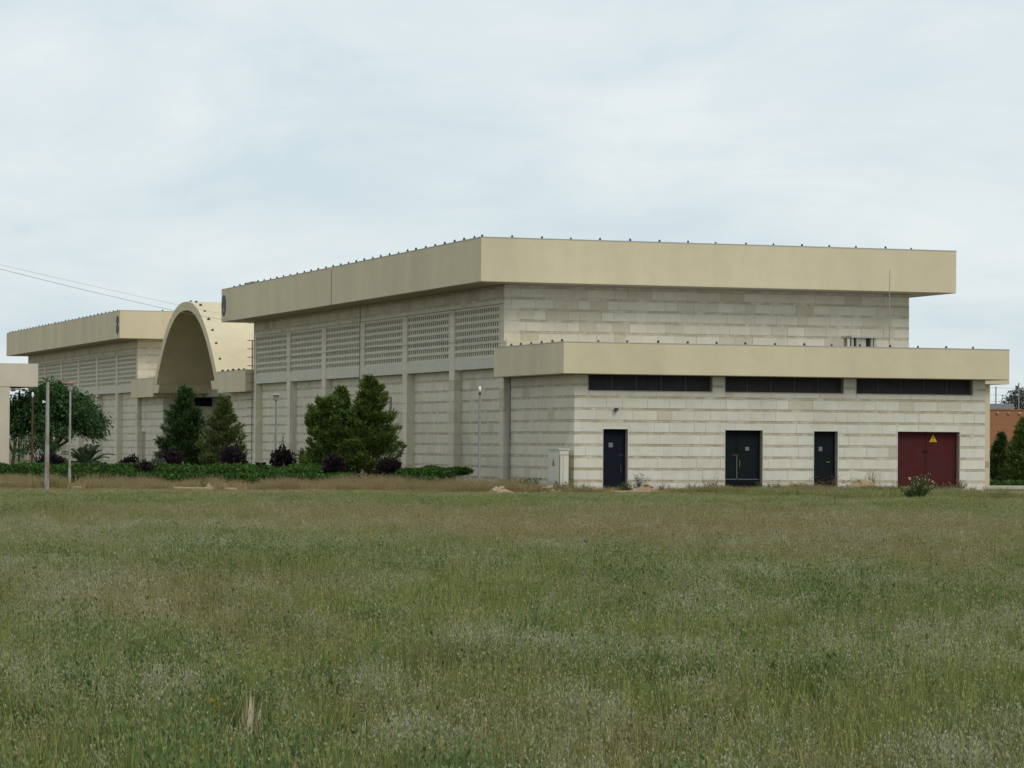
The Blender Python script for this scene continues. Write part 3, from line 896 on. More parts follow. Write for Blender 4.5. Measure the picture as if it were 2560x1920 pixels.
b = MB(); b.tube([(LX, LY, 0.2), (LX, LY, 3.96)], 0.04, 6); b.build('pole', M['rust'], cl)
b = MB(); b.tube([(LX - 0.2, LY, 3.98), (LX, LY, 4.00), (LX + 0.2, LY, 3.98)], 0.03, 6); b.build('arm', M['galv'], cl)
for (x, s_) in ((LX - 0.27, 1.0), (LX + 0.27, 0.8)):
    b = MB(); b.tube([(x - 0.13 * s_, LY, 3.96), (x - 0.09 * s_, LY, 3.97), (x, LY, 3.99), (x + 0.09 * s_, LY, 3.98), (x + 0.13 * s_, LY, 3.97)], [0.03, 0.085, 0.1, 0.085, 0.02], 10)
    b.build('globe', M['bulb'], cl, smooth=True)

# ------------------------------------------------------------------ lamp posts and poles
def disc_lamp(x, y, top, mpole, label, mdisc, r=0.235):
    g = float(gh(x, y))
    t = thing('lamp_post', label, 'lamp post', (x, y, g), 'disc-topped garden lamps')
    b = MB(); b.lathe((x, y, g), [(0.06, -0.1), (0.055, 0.5), (0.042, 1.5), (0.038, top - g - 0.32)], 10); b.build('pole', mpole, t)
    b = MB(); b.lathe((x, y, top - 0.32), [(0.045, 0), (0.07, 0.015), (0.10, 0.10), (0.135, 0.235), (0.14, 0.25)], 14); b.build('lamp_shade', M['shade'], t, smooth=True)
    b = MB(); b.lathe((x, y, top - 0.068), [(0.15, 0.004), (r, 0.012), (r, 0.035), (r * 0.6, 0.06), (0.01, 0.068)], 18); b.build('disc', mdisc, t)
    return t
disc_lamp(19.77, 111.52, 4.0, M['galv_rust'], 'lamp post with an orange disc top before the broad tree', M['disc'])
disc_lamp(31.43, 126.59, 3.9, M['galv'], 'slim lamp post with a brown disc top by the recessed hall wall', M['shade'])
def bulb_lamp(x, y, top, r, m_, label, cap=True):
    g = float(gh(x, y))
    t = thing('lamp_post', label, 'lamp post', (x, y, g), 'bulb-topped garden lamps')
    b = MB(); b.lathe((x, y, g), [(r * 1.15, -0.1), (r * 1.1, 0.8), (r * 0.85, top - g - 0.34)], 10); b.build('pole', m_, t)
    b = MB(); b.lathe((x, y, top - 0.34), [(r * 0.9, 0.001), (r * 0.95, 0.09), (r * 0.7, 0.11)], 10); b.build('socket', M['rust'], t)
    b = MB(); b.lathe((x, y, top - 0.23), [(r * 0.6, 0.001), (r * 1.0, 0.06), (r * 1.15, 0.13), (r * 0.8, 0.2), (0.005, 0.235)], 12); b.build('bulb', M['bulb'], t, smooth=True)
bulb_lamp(34.79, 108.1, 3.99, 0.052, M['galv'], 'grey lamp post with a white bulb at the hedge end')
bulb_lamp(20.08, 121.96, 3.77, 0.045, M['rust'], 'rusty brown lamp post with a white bulb near the canopy')
gp = thing('steel_pole', 'stout grey steel pole with rust spots before the hedge', 'pole', (17.95, 105.81, 0.2))
b = MB(); b.lathe((17.95, 105.81, 0.05), [(0.085, 0), (0.08, 1.0), (0.055, 3.6), (0.05, 3.85), (0.0, 3.86)], 12); b.build('shaft', M['galv_rust'], gp)
b = MB(); b.lathe((17.95, 105.81, 3.9), [(0.06, 0.012), (0.07, 0.03), (0.02, 0.07)], 10); b.build('rusty_cap', M['rust'], gp)
b = MB(); b.tube([(17.87, 105.8, 3.18), (17.80, 105.79, 3.19)], 0.03, 6); b.box(17.77, 105.77, 3.14, 17.80, 105.80, 3.24); b.build('bracket', M['bulb'], gp)
def plain_pole(x, y, top, label, m_):
    g = float(gh(x, y)); b = MB(); b.lathe((x, y, g), [(0.06, -0.1), (0.05, top - g - 0.35), (0.045, top - g - 0.34), (0.06, top - g - 0.25), (0.05, top - g - 0.05), (0.0, top - g)], 8)
    tag(b.build('pole', m_), label, 'pole', 'lampless garden poles')
plain_pole(32.19, 126.34, 3.72, 'bare grey pole between the slim disc lamp and the conifers', M['greypipe'])
plain_pole(35.05, 121.18, 3.77, 'bare dark pole half hidden at the right of the tall conifer', M['cable'])

# ------------------------------------------------------------------ vegetation
def unit(n):
    v = rng.normal(size=(n, 3)); return v / np.linalg.norm(v, axis=1, keepdims=True)

def conifer(x, y, h, wd, m_, label, n=5200, power=0.8, low=0.10, tipn=70, group='conifers in the planting bed', lean=0.0, taper=0.55):
    g = float(gh(x, y))
    t = thing('conifer', label, 'conifer', (x, y, g), group)
    b = MB(); b.tube([(x, y, g - 0.1), (x + lean * 0.5, y, g + h * 0.5), (x + lean, y, g + h * 0.93)], [0.07, 0.045, 0.012], 7); b.build('trunk', M['bark'], t)
    P, D, Ls = [], [], []
    n = int(n * 2.8)
    nb = 150
    for i in range(nb):
        f = low * 0.3 + (1 - low * 0.3) * (i + rng.random()) / nb
        zb = g + h * f * 0.97
        prof = (1 - f) ** power * (0.75 + 0.25 * min(1, f / 0.15)) * (1 - taper * (max(0.0, f - 0.55) / 0.45) ** 1.3)
        R = wd * 0.5 * prof * rng.uniform(0.58, 1.3) + 0.05
        a = rng.random() * 2 * math.pi
        rise = rng.uniform(0.25, 0.9)
        k = max(5, int(n / nb * (0.45 + 1.1 * prof)))
        s = rng.uniform(0.1, 1, k) ** 0.6
        d0 = np.array([math.cos(a), math.sin(a), rise]); d0 /= np.linalg.norm(d0)
        p = np.stack([x + lean * f + math.cos(a) * R * s, y + math.sin(a) * R * s, zb + rise * R * s * 0.8 - 0.12 * R], 1)
        spread = 0.045 + 0.16 * R * (1 - s)[:, None]
        p = p + rng.normal(size=(k, 3)) * spread
        P.append(p); D.append(d0 + np.array([0, 0, 0.25]) + rng.normal(size=(k, 3)) * 0.4); Ls.append(rng.uniform(0.10, 0.24, k))
    P, D, Ls = np.concatenate(P), np.concatenate(D), np.concatenate(Ls)
    P[:, 2] = np.maximum(P[:, 2], g + 0.03)
    b = MB(); b.leaves(P, D, Ls, Ls * 0.22)
    b.build('crown', m_, t)
    return t

conifer(26.85, 123.85, 3.85, 2.2, M['leaf_con_dark'], 'dark green ragged conifer before the entrance arch', n=7200, power=0.55)
conifer(27.9, 121.4, 3.45, 2.05, M['leaf_con_olive'], 'thin olive-brown conifer right of the dark one', n=4000, power=0.7)
conifer(31.15, 117.2, 3.3, 1.55, M['leaf_con_mid'], 'blunt column-shaped conifer at the left of the clump', n=8000, power=0.16, taper=0.25)
conifer(31.9, 117.6, 3.8, 1.85, M['leaf_con_mid'], 'narrow pointed conifer in the middle of the clump', n=8500, power=0.5, taper=0.5)
conifer(32.85, 116.6, 4.2, 2.4, M['leaf_con_mid'], 'tallest and widest conifer at the right of the clump', n=10500, power=0.45, taper=0.5)
conifer(70.78, 134.53, 2.5, 1.3, M['leaf_con_dark'], 'small dark conifer before the orange building, next to the wall', n=2600, power=0.7, group='conifers before the orange building')
conifer(64.75, 120.77, 3.1, 1.9, M['leaf_con_mid'], 'fuller conifer at the right edge of the picture', n=4200, power=0.6, group='conifers before the orange building')

def bush(x, y, h, wd, m_, label, n=1500, sz=0.105, name='bush', group=None, cat='bush', upright=0.5, zoff=0.0):
    g = float(gh(x, y)) + zoff
    if m_ is M['leaf_purple']: wd, h = wd * 0.88, h * 0.95
    t = thing(name, label, cat, (x, y, g), group)
    b = MB()
    for k in range(7):
        a = 2 * math.pi * k / 7
        b.tube([(x, y, g - 0.05), (x + math.cos(a) * wd * 0.16, y + math.sin(a) * wd * 0.16, g + h * 0.4), (x + math.cos(a) * wd * 0.3, y + math.sin(a) * wd * 0.3, g + h * 0.8)], [0.018, 0.012, 0.004], 5)
    b.build('stem', M['bark'], t)
    n = int(n * 1.5)
    u = unit(n); r = rng.random(n) ** 0.38
    lob = 0.68 + 0.6 * vnoise(u[:, 0] * 2.4 + x * 3, u[:, 1] * 2.4 + u[:, 2] * 2 + y)
    q = u * (r * lob)[:, None]
    P = np.stack([x + q[:, 0] * wd * 0.5, y + q[:, 1] * wd * 0.5, g + h * 0.52 + q[:, 2] * h * 0.5], 1)
    # a few shoots stand out of the outline
    k = int(n * 0.07)
    P[:k, 2] += rng.random(k) * h * 0.14
    P[:, 2] = np.maximum(P[:, 2], g + 0.02)
    D = u + rng.normal(size=(n, 3)) * 0.5; D[:, 2] += upright
    ln = rng.uniform(0.7, 1.35, n) * sz
    b = MB(); b.leaves(P, D, ln, ln * 0.55)
    b.build('crown', m_, t)
    return t
GP = 'purple-leaved bushes among the hedge'
bush(20.51, 119.7, 1.05, 1.5, M['leaf_purple'], 'purple bush under the broad tree, behind the grey pole', 1700, group=GP)
bush(23.67, 119.7, 0.95, 0.85, M['leaf_purple'], 'small purple bush left of the entrance, upper of two touching', 1100, group=GP)
bush(23.38, 115.3, 0.72, 0.85, M['leaf_purple'], 'low purple bush in front, lower of two touching', 1300, group=GP)
bush(25.5, 120.3, 1.2, 1.25, M['leaf_purple'], 'purple bush at the foot of the dark conifer', 1500, group=GP)
bush(27.53, 118.0, 1.35, 1.05, M['leaf_purple'], 'purple bush at the foot of the olive conifer', 1800, group=GP)
bush(30.0, 119.65, 1.35, 1.15, M['leaf_purple'], 'spiky purple bush alone before the recessed wall', 1700, group=GP)
bush(30.55, 113.6, 1.05, 0.95, M['leaf_purple'], 'purple bush at the left foot of the conifer clump', 1700, group=GP)
bush(32.94, 113.9, 0.92, 1.1, M['leaf_purple'], 'purple bush at the right foot of the conifer clump', 1600, group=GP)
b = MB(); b.tube([(30.02, 119.6, 1.5), (30.0, 119.6, 2.05)], 0.014, 5)
b.leaves(np.array([[30.0, 119.6, 1.85]]) + rng.normal(size=(30, 3)) * np.array([0.03, 0.03, 0.14]), unit(30), 0.07, 0.04)
tag(b.build('flower_spike', M['leaf_purple']), 'thin dark flower spike rising from the lone purple bush', 'plant')
bush(24.5, 119.2, 0.75, 1.2, M['leaf_grey'], 'grey-green shrub left of the dark conifer base', 900)

def broad_tree(x, y, z0, h, wd, ch, m_, label, n=6000, group=None, droop=0.4, lean=0.0, sz=0.17, name='tree'):
    t = thing(name, label, 'tree', (x, y, z0), group)
    b = MB()
    fk = z0 + (h - ch) * 0.78
    tr = 0.035 + wd * 0.022
    b.tube([(x, y, z0 - 0.1), (x - 0.06, y, z0 + (fk - z0) * 0.5), (x, y, fk)], [tr * 1.25, tr, tr * 0.9], 8)
    cl = []
    nl = 9 if wd > 2 else 5
    for k in range(nl):
        a = 2 * math.pi * k / nl + rng.random() * 0.5
        rr = wd * 0.5 * rng.uniform(0.45, 0.85)
        p1 = (x + math.cos(a) * rr * 0.45, y + math.sin(a) * rr * 0.45, fk + ch * rng.uniform(0.15, 0.3))
        p2 = (x + math.cos(a) * rr, y + math.sin(a) * rr, fk + ch * rng.uniform(0.4, 0.85))
        b.tube([(x, y, fk - 0.05), p1, p2], [tr * 0.6, tr * 0.4, tr * 0.12], 6)
    b.build('trunk', M['bark'], t)
    # clumps spread through a flattened dome, leaves drooping from each
    nc = 150 if wd > 2 else 40
    u = unit(nc); u[:, 2] = np.abs(u[:, 2]) * 1.25 - 0.42
    r = rng.random(nc) ** 0.35
    C = np.stack([x + lean + u[:, 0] * r * wd * 0.47, y + u[:, 1] * r * wd * 0.47, z0 + h - ch * 0.60 + u[:, 2] * r * ch * 0.62], 1)
    k = n // nc
    P = (C[:, None, :] + rng.normal(size=(nc, k, 3)) * np.array([0.23, 0.23, 0.17]) * (1 if wd > 2 else 0.7)).reshape(-1, 3)
    O = P - np.array([x, y, z0 + h - ch * 0.7]); O /= (np.linalg.norm(O, axis=1, keepdims=True) + 1e-6)
    D = O * 0.8 + rng.normal(size=P.shape) * 0.5; D[:, 2] -= droop
    ln = rng.uniform(0.6, 1.3, len(P)) * sz
    b = MB(); b.leaves(P, D, ln, ln * 0.38, 0.15)
    b.build('crown', m_, t)
    return t
broad_tree(21.6, 125.9, 0.26, 4.0, 4.2, 2.5, M['leaf_tree'], 'broad dark green tree with drooping leaves left of the arch', n=36000)
broad_tree(20.63, 123.86, 0.26, 1.75, 1.55, 0.95, M['leaf_tree'], 'small round-headed tree in front of the broad tree', n=1900, sz=0.12)
broad_tree(20.98, 132.3, 0.26, 3.7, 1.7, 2.5, M['leaf_tree'], 'narrow dark tree squeezed beside the canopy column', n=3000)
broad_tree(114.64, 214.71, 0.0, 6.7, 3.4, 4.4, M['leaf_grey'], 'distant grey-green tree above the orange building', n=3600, sz=0.3, droop=0.1)

def palm(x, y, h, label, n=19, ln=1.3):
    g = float(gh(x, y))
    t = thing('palm', label, 'palm', (x, y, g), 'young palms in the bed')
    b = MB(); b.lathe((x, y, g), [(0.13, -0.1), (0.15, 0.15), (0.12, 0.32), (0.04, 0.42)], 8); b.build('trunk', M['bark'], t)
    for k in range(n):
        a = 2 * math.pi * k / n * 2.4 + rng.random() * 0.4
        el = rng.uniform(0.35, 1.35)
        L_ = ln * rng.uniform(0.75, 1.1)
        m_ = 9
        ps = []
        for i in range(m_ + 1):
            f = i / m_
            hor = L_ * f * math.cos(el) * (1 + 0.25 * f)
            ps.append(np.array([x + math.cos(a) * hor, y + math.sin(a) * hor, g + 0.35 + (L_ * f * math.sin(el) - 0.62 * L_ * f * f * math.cos(el * 0.7)) * h]))
        b = MB(); b.tube(ps, [0.014 * (1 - 0.8 * i / m_) for i in range(m_ + 1)], 4)
        P, D = [], []
        sd_ = np.array([-math.sin(a), math.cos(a), 0])
        for i in range(30):
            f = 0.12 + 0.88 * i / 30
            j = min(int(f * m_), m_ - 1); q = f * m_ - j
            p = ps[j] * (1 - q) + ps[j + 1] * q; d = ps[j + 1] - ps[j]; d /= np.linalg.norm(d)
            for s in (-1, 1):
                P.append(p); D.append(sd_ * s + d * 0.8 + np.array([0, 0, 0.15]))
        lf = 0.28 * np.repeat(np.sin(np.linspace(0.5, 2.9, 30)), 2) + 0.05
        b.leaves(np.array(P), np.array(D), lf, np.full(len(P), 0.04), 0.12)
        b.build('frond', M['leaf_palm'], t)
palm(21.98, 120.25, 1.15, 'young palm with arching fronds under the broad tree', ln=1.75)
palm(27.87, 114.6, 0.8, 'small dark palm in the hedge left of the conifer clump', n=10, ln=0.85)

def hedge(x0, y0, x1, y1, depth, h, label, n, group='low clipped hedges in the bed', hv=0.42):
    t = thing('hedge', label, 'hedge', (x0, y0, float(gh(x0, y0))), group)
    A, B_ = np.array([x0, y0]), np.array([x1, y1])
    L_ = np.linalg.norm(B_ - A); d = (B_ - A) / L_; nrm = np.array([-d[1], d[0]])
    if nrm[1] < 0: nrm = -nrm
    u = rng.random(n); v = rng.random(n)
    side = rng.random(n)
    top = h * (1 - hv + 2 * hv * fbm(u * L_ * 1.3 + x0, v * depth * 1.3 + y0)) * (1 - 0.22 * (np.sin(v * depth * 4.2 + 0.8) > 0.75))
    # rounded section: most leaves near the upper surface or the front face
    w_ = np.where(side < 0.6, 1 - 0.25 * rng.random(n) ** 2, rng.random(n))
    v = np.where(side < 0.6, v, v ** 3 * 0.3)
    rnd = np.minimum(1, 0.72 + 0.28 * np.sqrt(np.clip(v * depth / 0.25, 0, 1)))
    px_ = A[0] + d[0] * u * L_ + nrm[0] * v * depth; py_ = A[1] + d[1] * u * L_ + nrm[1] * v * depth
    px_ = px_ + rng.normal(size=n) * 0.05; py_ = py_ + rng.normal(size=n) * 0.05
    P = np.stack([px_, py_, gh(px_, py_) + top * w_ * rnd], 1)
    D = rng.normal(size=(n, 3)) * 0.7; D[:, 2] += 0.7; D[:, :2] -= nrm * 0.5
    ln = rng.uniform(0.06, 0.14, n)
    b = MB(); b.leaves(P, D, ln, ln * 0.55); b.build('foliage', M['leaf_hedge'], t)
    b = MB()
    for i in range(int(L_ / 0.5)):
        q = A + d * (i + 0.5) * 0.5 + nrm * depth * 0.5
        b.tube([(q[0], q[1], float(gh(*q)) - 0.05), (q[0] + 0.03, q[1], float(gh(*q)) + h * 0.7)], [0.015, 0.006], 4)
    b.build('stem', M['bark'], t)
hedge(14.5, 117.9, 29.8, 112.7, 4.6, 0.52, 'long low green hedge running from the canopy to the conifer clump', 62000)
hedge(16.8, 117.0, 33.6, 109.8, 0.8, 0.27, 'lowest front row of the hedge along the dry grass', 17000, hv=0.45)
hedge(32.7, 112.0, 34.3, 110.2, 1.7, 0.52, 'dense hedge end between the conifer clump and the lamp post', 15000)

# ------------------------------------------------------------------ bank, kerbs, paving
def bank():
    b = MB()
    n, mrow = 90, 9
    x = np.linspace(14, 47, n)
    f0 = np.interp(x, [14, 20, 30, 35, 38, 47], [111.5, 110.0, 106.6, 104.0, 103.2, 103.6])
    vs = []
    for i in range(n):
        for j in range(mrow):
            q = j / (mrow - 1)
            y = f0[i] + q * np.interp(x[i], [14, 30, 36, 38, 47], [4.6, 3.9, 3.2, 2.75, 2.35])
            hgt = 0.09 * math.sin(math.pi * q) ** 0.8 * (0.35 + 1.1 * fbm(x[i] * 0.55, y * 0.7)) + 0.01
            if j in (0, mrow - 1): hgt = -0.05
            vs.append((x[i], y, float(gh(x[i], y)) + hgt))
    fs = [(i * mrow + j, (i + 1) * mrow + j, (i + 1) * mrow + j + 1, i * mrow + j + 1) for i in range(n - 1) for j in range(mrow - 1)]
    b.mesh(vs, fs)
    o = b.build('dirt_bank', M['dirt'], smooth=True); o['kind'] = 'structure'
bank()
b = MB(); b.box(46.5, 104.3, -0.1, 62.0, 106.08, 0.045); o = b.build('pavement', M['apron']); o['kind'] = 'structure'
b = MB(); b.box(43.0, 81.4, -0.1, 48, 83.2, 0.05); o = b.build('path', M['kerbstone']); o['kind'] = 'structure'
b = MB(); obox(b, Vector((17.95, 111.35, 0)), Vector((-0.99, -0.12, 0)), Vector((0, 1, 0)), 9, 0.2, 0.1, 0.30); o = b.build('kerb', M['kerbstone']); o['kind'] = 'structure'

def blob(mb, c, r, sq=0.7, n=9, seed=0, jag=0.25):
    rr = np.random.default_rng(seed)
    vs, fs = [], []
    m_ = 5
    for i in range(m_ + 1):
        th = math.pi * i / m_
        for k in range(n):
            a = 2 * math.pi * k / n
            q = r * (1 + rr.uniform(-jag, jag))
            vs.append((c[0] + q * math.sin(th) * math.cos(a), c[1] + q * math.sin(th) * math.sin(a), c[2] + q * sq * math.cos(th)))
    for i in range(m_):
        for k in range(n):
            fs.append((i * n + k, (i + 1) * n + k, (i + 1) * n + (k + 1) % n, i * n + (k + 1) % n))
    mb.mesh(vs, fs)

def mound(x, y, wd, h, label, seed, rocks=6):
    t = thing('dirt_mound', label, 'dirt mound', (x, y, 0), 'heaps of dug earth')
    b = MB(); n, m_ = 26, 9
    rr = np.random.default_rng(seed)
    vs, fs = [], []
    for i in range(m_ + 1):
        for k in range(n):
            a = 2 * math.pi * k / n; q = i / m_
            rad = wd * 0.5 * q * (1 + 0.15 * math.sin(3 * a + seed))
            X, Y = x + rad * math.cos(a), y + rad * math.sin(a) * 0.6
            vs.append((X, Y, h * (math.cos(q * math.pi) * 0.5 + 0.5) * (0.75 + 0.5 * float(fbm(X * 2.2, Y * 2.2 + seed))) - (0.05 if i == m_ else 0)))
    for i in range(m_):
        for k in range(n): fs.append((i * n + k, (i + 1) * n + k, (i + 1) * n + (k + 1) % n, i * n + (k + 1) % n))
    b.mesh(vs, fs); b.build('soil', M['dirt'], t, smooth=True)
    for k in range(rocks):
        b = MB(); a = rr.uniform(0, 6.28); q = rr.uniform(0.1, 0.75)
        X, Y = x + wd * 0.45 * q * math.cos(a), y + wd * 0.25 * q * math.sin(a) - 0.1
        blob(b, (X, Y, h * (math.cos(q * math.pi) * 0.5 + 0.5) + 0.02), rr.uniform(0.04, 0.12), seed=seed * 20 + k)
        b.build('rock', M['rock'], t)
mound(49.0, 104.5, 2.6, 0.52, 'brown earth mound with stones right of the third dark door', 3, 9)
mound(46.35, 104.8, 1.5, 0.34, 'small earth mound between the second and third dark doors', 4, 3)
mound(40.25, 104.6, 1.5, 0.34, 'pale stony heap at the right of the first dark door', 5, 8)
mound(36.2, 104.2, 1.4, 0.22, 'low stony heap in front of the cream cabinet', 6, 6)
mound(34.0, 103.2, 1.5, 0.20, 'low pale heap left of the lamp post foot', 8, 7)
mound(25.2, 110.4, 2.2, 0.20, 'reddish earth heap with litter before the middle of the hedge', 9, 4)
# white litter
b = MB(); blob(b, (24.92, 110.74, 0.19), 0.075, 0.5, 8, 77, 0.3); blob(b, (25.06, 110.72, 0.15), 0.075, 0.5, 8, 76, 0.3); tag(b.build('plastic_bag', M['bag']), 'crumpled white plastic scrap lying on the reddish heap', 'litter')
b = MB(); blob(b, (27.37, 109.52, 0.22), 0.05, 0.7, 8, 78, 0.3); tag(b.build('paper_scrap', M['bag']), 'small white scrap caught at the foot of the hedge', 'litter')
b = MB(); blob(b, (36.75, 104.0, 0.34), 0.08, 0.7, 8, 79, 0.3); tag(b.build('white_stone', M['rock']), 'single pale stone beside the low heap near the cabinet', 'stone')

# heap of dry twigs at the third door
tw = MB()
for k in range(110):
    p = Vector((48.15 + rng.normal() * 0.32, 105.55 + rng.normal() * 0.2, 0.05 + abs(rng.normal()) * 0.22))
    d = Vector((rng.normal(), rng.normal() * 0.6, rng.normal() * 0.45 + 0.15)).normalized() * rng.uniform(0.2, 0.55)
    tw.tube([p, p + d * 0.5 + Vector((0, 0, 0.03)), p + d], [0.009, 0.007, 0.003], 4, cap=False)
tag(tw.build('twig_heap', M['twig']), 'tangle of dry brown twigs piled against the third dark door', 'twig heap')

# individual weeds along the annex
def weed(x, y, h, wd, label, m_, n=260, stems=14, flowers=0, mf=None, leafy=0.06, group='weeds along the annex foot'):
    g = max(0.0, float(gh(x, y)))
    t = thing('weed', label, 'weed', (x, y, g), group)
    b = MB(); P, D, F = [], [], []
    for k in range(stems):
        a = rng.random() * 2 * math.pi; r = wd * 0.5 * math.sqrt(rng.random()); hh = h * (0.38 + 0.62 * rng.random() ** 1.3)
        p0 = np.array([x + math.cos(a) * r * 0.25, y + math.sin(a) * r * 0.25, g])
        p2 = np.array([x + math.cos(a) * r, y + math.sin(a) * r * 0.7, g + hh])
        p1 = (p0 + p2) / 2 + np.array([0, 0, hh * 0.12])
        b.tube([p0, p1, p2], [0.010, 0.007, 0.003], 4, cap=False)
        for i in range(max(1, n // stems)):
            q = rng.random() ** 1.15
            p = p0 * (1 - q) ** 2 + 2 * p1 * q * (1 - q) + p2 * q * q
            P.append(p + rng.normal(size=3) * 0.03); D.append(np.array([rng.normal(), rng.normal(), 0.5 + rng.normal() * 0.4]))
        F.append(p2)
    b.leaves(np.array(P), np.array(D), rng.uniform(0.6, 1.5, len(P)) * leafy, rng.uniform(0.2, 0.5, len(P)) * leafy)
    b.build('leaves', m_, t)
    if flowers:
        b = MB(); Q = np.repeat(np.array(F), flowers, 0); Q = Q + rng.normal(size=Q.shape) * np.array([0.05, 0.05, 0.04])
        b.leaves(Q, unit(len(Q)), np.full(len(Q), 0.045), np.full(len(Q), 0.035)); b.build('flower', mf, t)
    return t
weed(44.3, 90.3, 0.85, 1.45, 'bushy green weed with cream flower heads before the red gate', M['leaf_weed'], 2600, 46, 3, M['flower'], 0.075)
weed(53.75, 105.75, 0.55, 1.0, 'low olive weed at the right foot of the red gate', M['leaf_dryweed'], 600, 26, leafy=0.07)
weed(53.0, 105.8, 0.42, 0.8, 'low olive weed under the yellow sign', M['leaf_dryweed'], 420, 20, leafy=0.07)
weed(49.9, 105.6, 0.95, 0.75, 'grey thistle-like weed on the earth mound', M['leaf_grey'], 260, 22, leafy=0.06)
weed(49.35, 105.5, 0.6, 0.9, 'short yellow-green weed beside the grey thistle', M['leaf_dryweed'], 320, 22, leafy=0.05)
weed(40.35, 105.5, 0.75, 0.8, 'grey-green weed clump right of the first dark door', M['leaf_grey'], 620, 30, leafy=0.06)
weed(39.6, 105.3, 0.45, 0.9, 'grassy weed growing across the first door sill', M['leaf_weed'], 480, 30, leafy=0.08)
weed(43.2, 105.5, 0.6, 0.9, 'yellowish weed clump left of the double door', M['leaf_dryweed'], 460, 30, leafy=0.06)
weed(42.5, 105.6, 0.4, 0.7, 'small green weed midway along the stone wall', M['leaf_weed'], 260, 20, leafy=0.06)
weed(41.2, 105.6, 0.42, 0.6, 'wiry dark weed under the left louvre strip', M['leaf_grey'], 160, 16, leafy=0.05)
weed(45.4, 105.2, 0.45, 1.2, 'green weed clump under the right double door leaf', M['leaf_weed'], 560, 30, leafy=0.07)
weed(45.9, 105.6, 0.55, 0.5, 'upright grey weed right of the double door', M['leaf_grey'], 200, 16, leafy=0.05)
weed(36.2, 106.6, 0.55, 1.15, 'dark green weed bush left of the cream cabinet', M['leaf_weed'], 1200, 34, leafy=0.08)
weed(37.1, 105.3, 0.45, 0.75, 'green weeds around the cabinet foot', M['leaf_weed'], 500, 26, leafy=0.07)
weed(38.3, 105.7, 0.3, 0.8, 'thin dry weeds between the cabinet and the first door', M['leaf_dryweed'], 220, 22, leafy=0.05)
weed(57.2, 102.5, 0.35, 2.6, 'spreading green weed patch at the right end of the paving', M['leaf_weed'], 900, 50, leafy=0.07)
weed(34.95, 108.0, 0.35, 0.5, 'small tuft at the foot of the white-bulb lamp post', M['leaf_weed'], 200, 16, leafy=0.06)

for k, (wx_, lb) in enumerate(((38.25, 'small green weed at the left corner of the annex front'), (41.75, 'small dry weed at the wall under the left louvre strip'),
        (43.65, 'small grey weed close to the left jamb of the double door'), (46.7, 'small green weed between the earth mound and the third door'),
        (47.3, 'small dry weed at the left jamb of the third dark door'), (50.5, 'small grey weed midway between the third door and the red gate'),
        (51.0, 'small green weed at the left jamb of the red gate'), (54.35, 'small dry weed at the right jamb of the red gate'), (54.9, 'small grey weed at the right end of the annex front'))):
    weed(wx_, 105.75 + rng.normal() * 0.1, rng.uniform(0.22, 0.45), rng.uniform(0.35, 0.6), lb,
         [M['leaf_weed'], M['leaf_dryweed'], M['leaf_grey']][k % 3], 130, 14, leafy=0.05)

# ------------------------------------------------------------------ background at the right
ob = thing('orange_building', 'low terracotta orange building far behind at the right edge', 'building', (93, 180, 0))
b = MB(); b.box(90.5, 180, 0, 125, 200, 4.2); b.build('wall', M['terracotta'], ob)
b = MB(); b.box(90.45, 179.95, 4.202, 125.05, 200.05, 4.27); b.build('coping', M['terracotta'], ob)
for k in range(14):
    b = MB(); blob(b, (93.6 + 0.82 * k, 179.95, 4.0), 0.10, 0.8, 8, 50 + k, 0.15); b.build('wall_spout', M['rock'], ob)
b = MB(); b.box(96.3, 179.97, 2.35, 96.8, 180.02, 2.65); b.build('window', M['navy'], ob)
gb = MB(); gb.box(96, 196, 0, 105.0, 206, 4.78)
gb2 = thing('grey_shed', 'flat grey roof line showing above the orange building', 'building', (100, 204, 0))
b = MB(); b.box(96.0, 201, 0, 106.5, 212, 4.55); b.build('wall', M['greyroof'], gb2)
b = MB(); b.box(95.8, 200.8, 4.552, 106.7, 212.2, 4.95); b.build('roof', M['greyroof'], gb2)
for (x, y, z, lb) in ((108.11, 206.35, 6.35, 'wire fence post seen beside the yellow wall'), (109.77, 205.79, 6.65, 'wire fence post standing before the distant tree')):
    b = MB(); b.tube([(x, y, 0), (x, y, z)], 0.05, 6); tag(b.build('utility_pole', M['greypipe']), lb, 'pole', 'distant wire poles')
for k, (z, lb) in enumerate(((6.25, 'upper distant wire at the right edge'), (5.7, 'middle distant wire at the right edge'), (5.2, 'lower distant wire at the right edge'))):
    b = MB(); b.tube([(95, 211.2, z + 0.5), (108.11, 206.35, z), (109.77, 205.79, z - 0.02), (125, 200.3, z - 0.4)], 0.010, 4); tag(b.build('distant_wire', M['greypipe']), lb, 'wire', 'distant wires')
c2 = thing('electrical_cabinet', 'small cream cabinet behind the yellow rear wall at the right', 'cabinet', (70.4, 134.6, 0))
b = MB(); b.box(69.9, 134.6, 0.12, 70.75, 135.1, 0.80); b.build('body', M['cabinet'], c2)
b = MB(); b.box(69.85, 134.55, 0.802, 70.8, 135.15, 0.9); b.build('roof_plate', M['cabinet'], c2)
hedge(61.0, 119.0, 66, 117.4, 1.6, 0.22, 'low dark ground-cover hedge at the right edge', 4000, group='right side planting')
hedge(72.0, 139.0, 80, 137.0, 1.2, 0.9, 'dark shrub row between the two right-hand conifers', 5000, group='right side planting')
b = MB(); obox(b, Vector((59.6, 115.9, 0)), Vector((1, -0.12, 0)).normalized(), Vector((0.1, 1, 0)), 12, 0.2, -0.1, 0.14); o = b.build('kerb', M['kerbstone']); o['kind'] = 'structure'

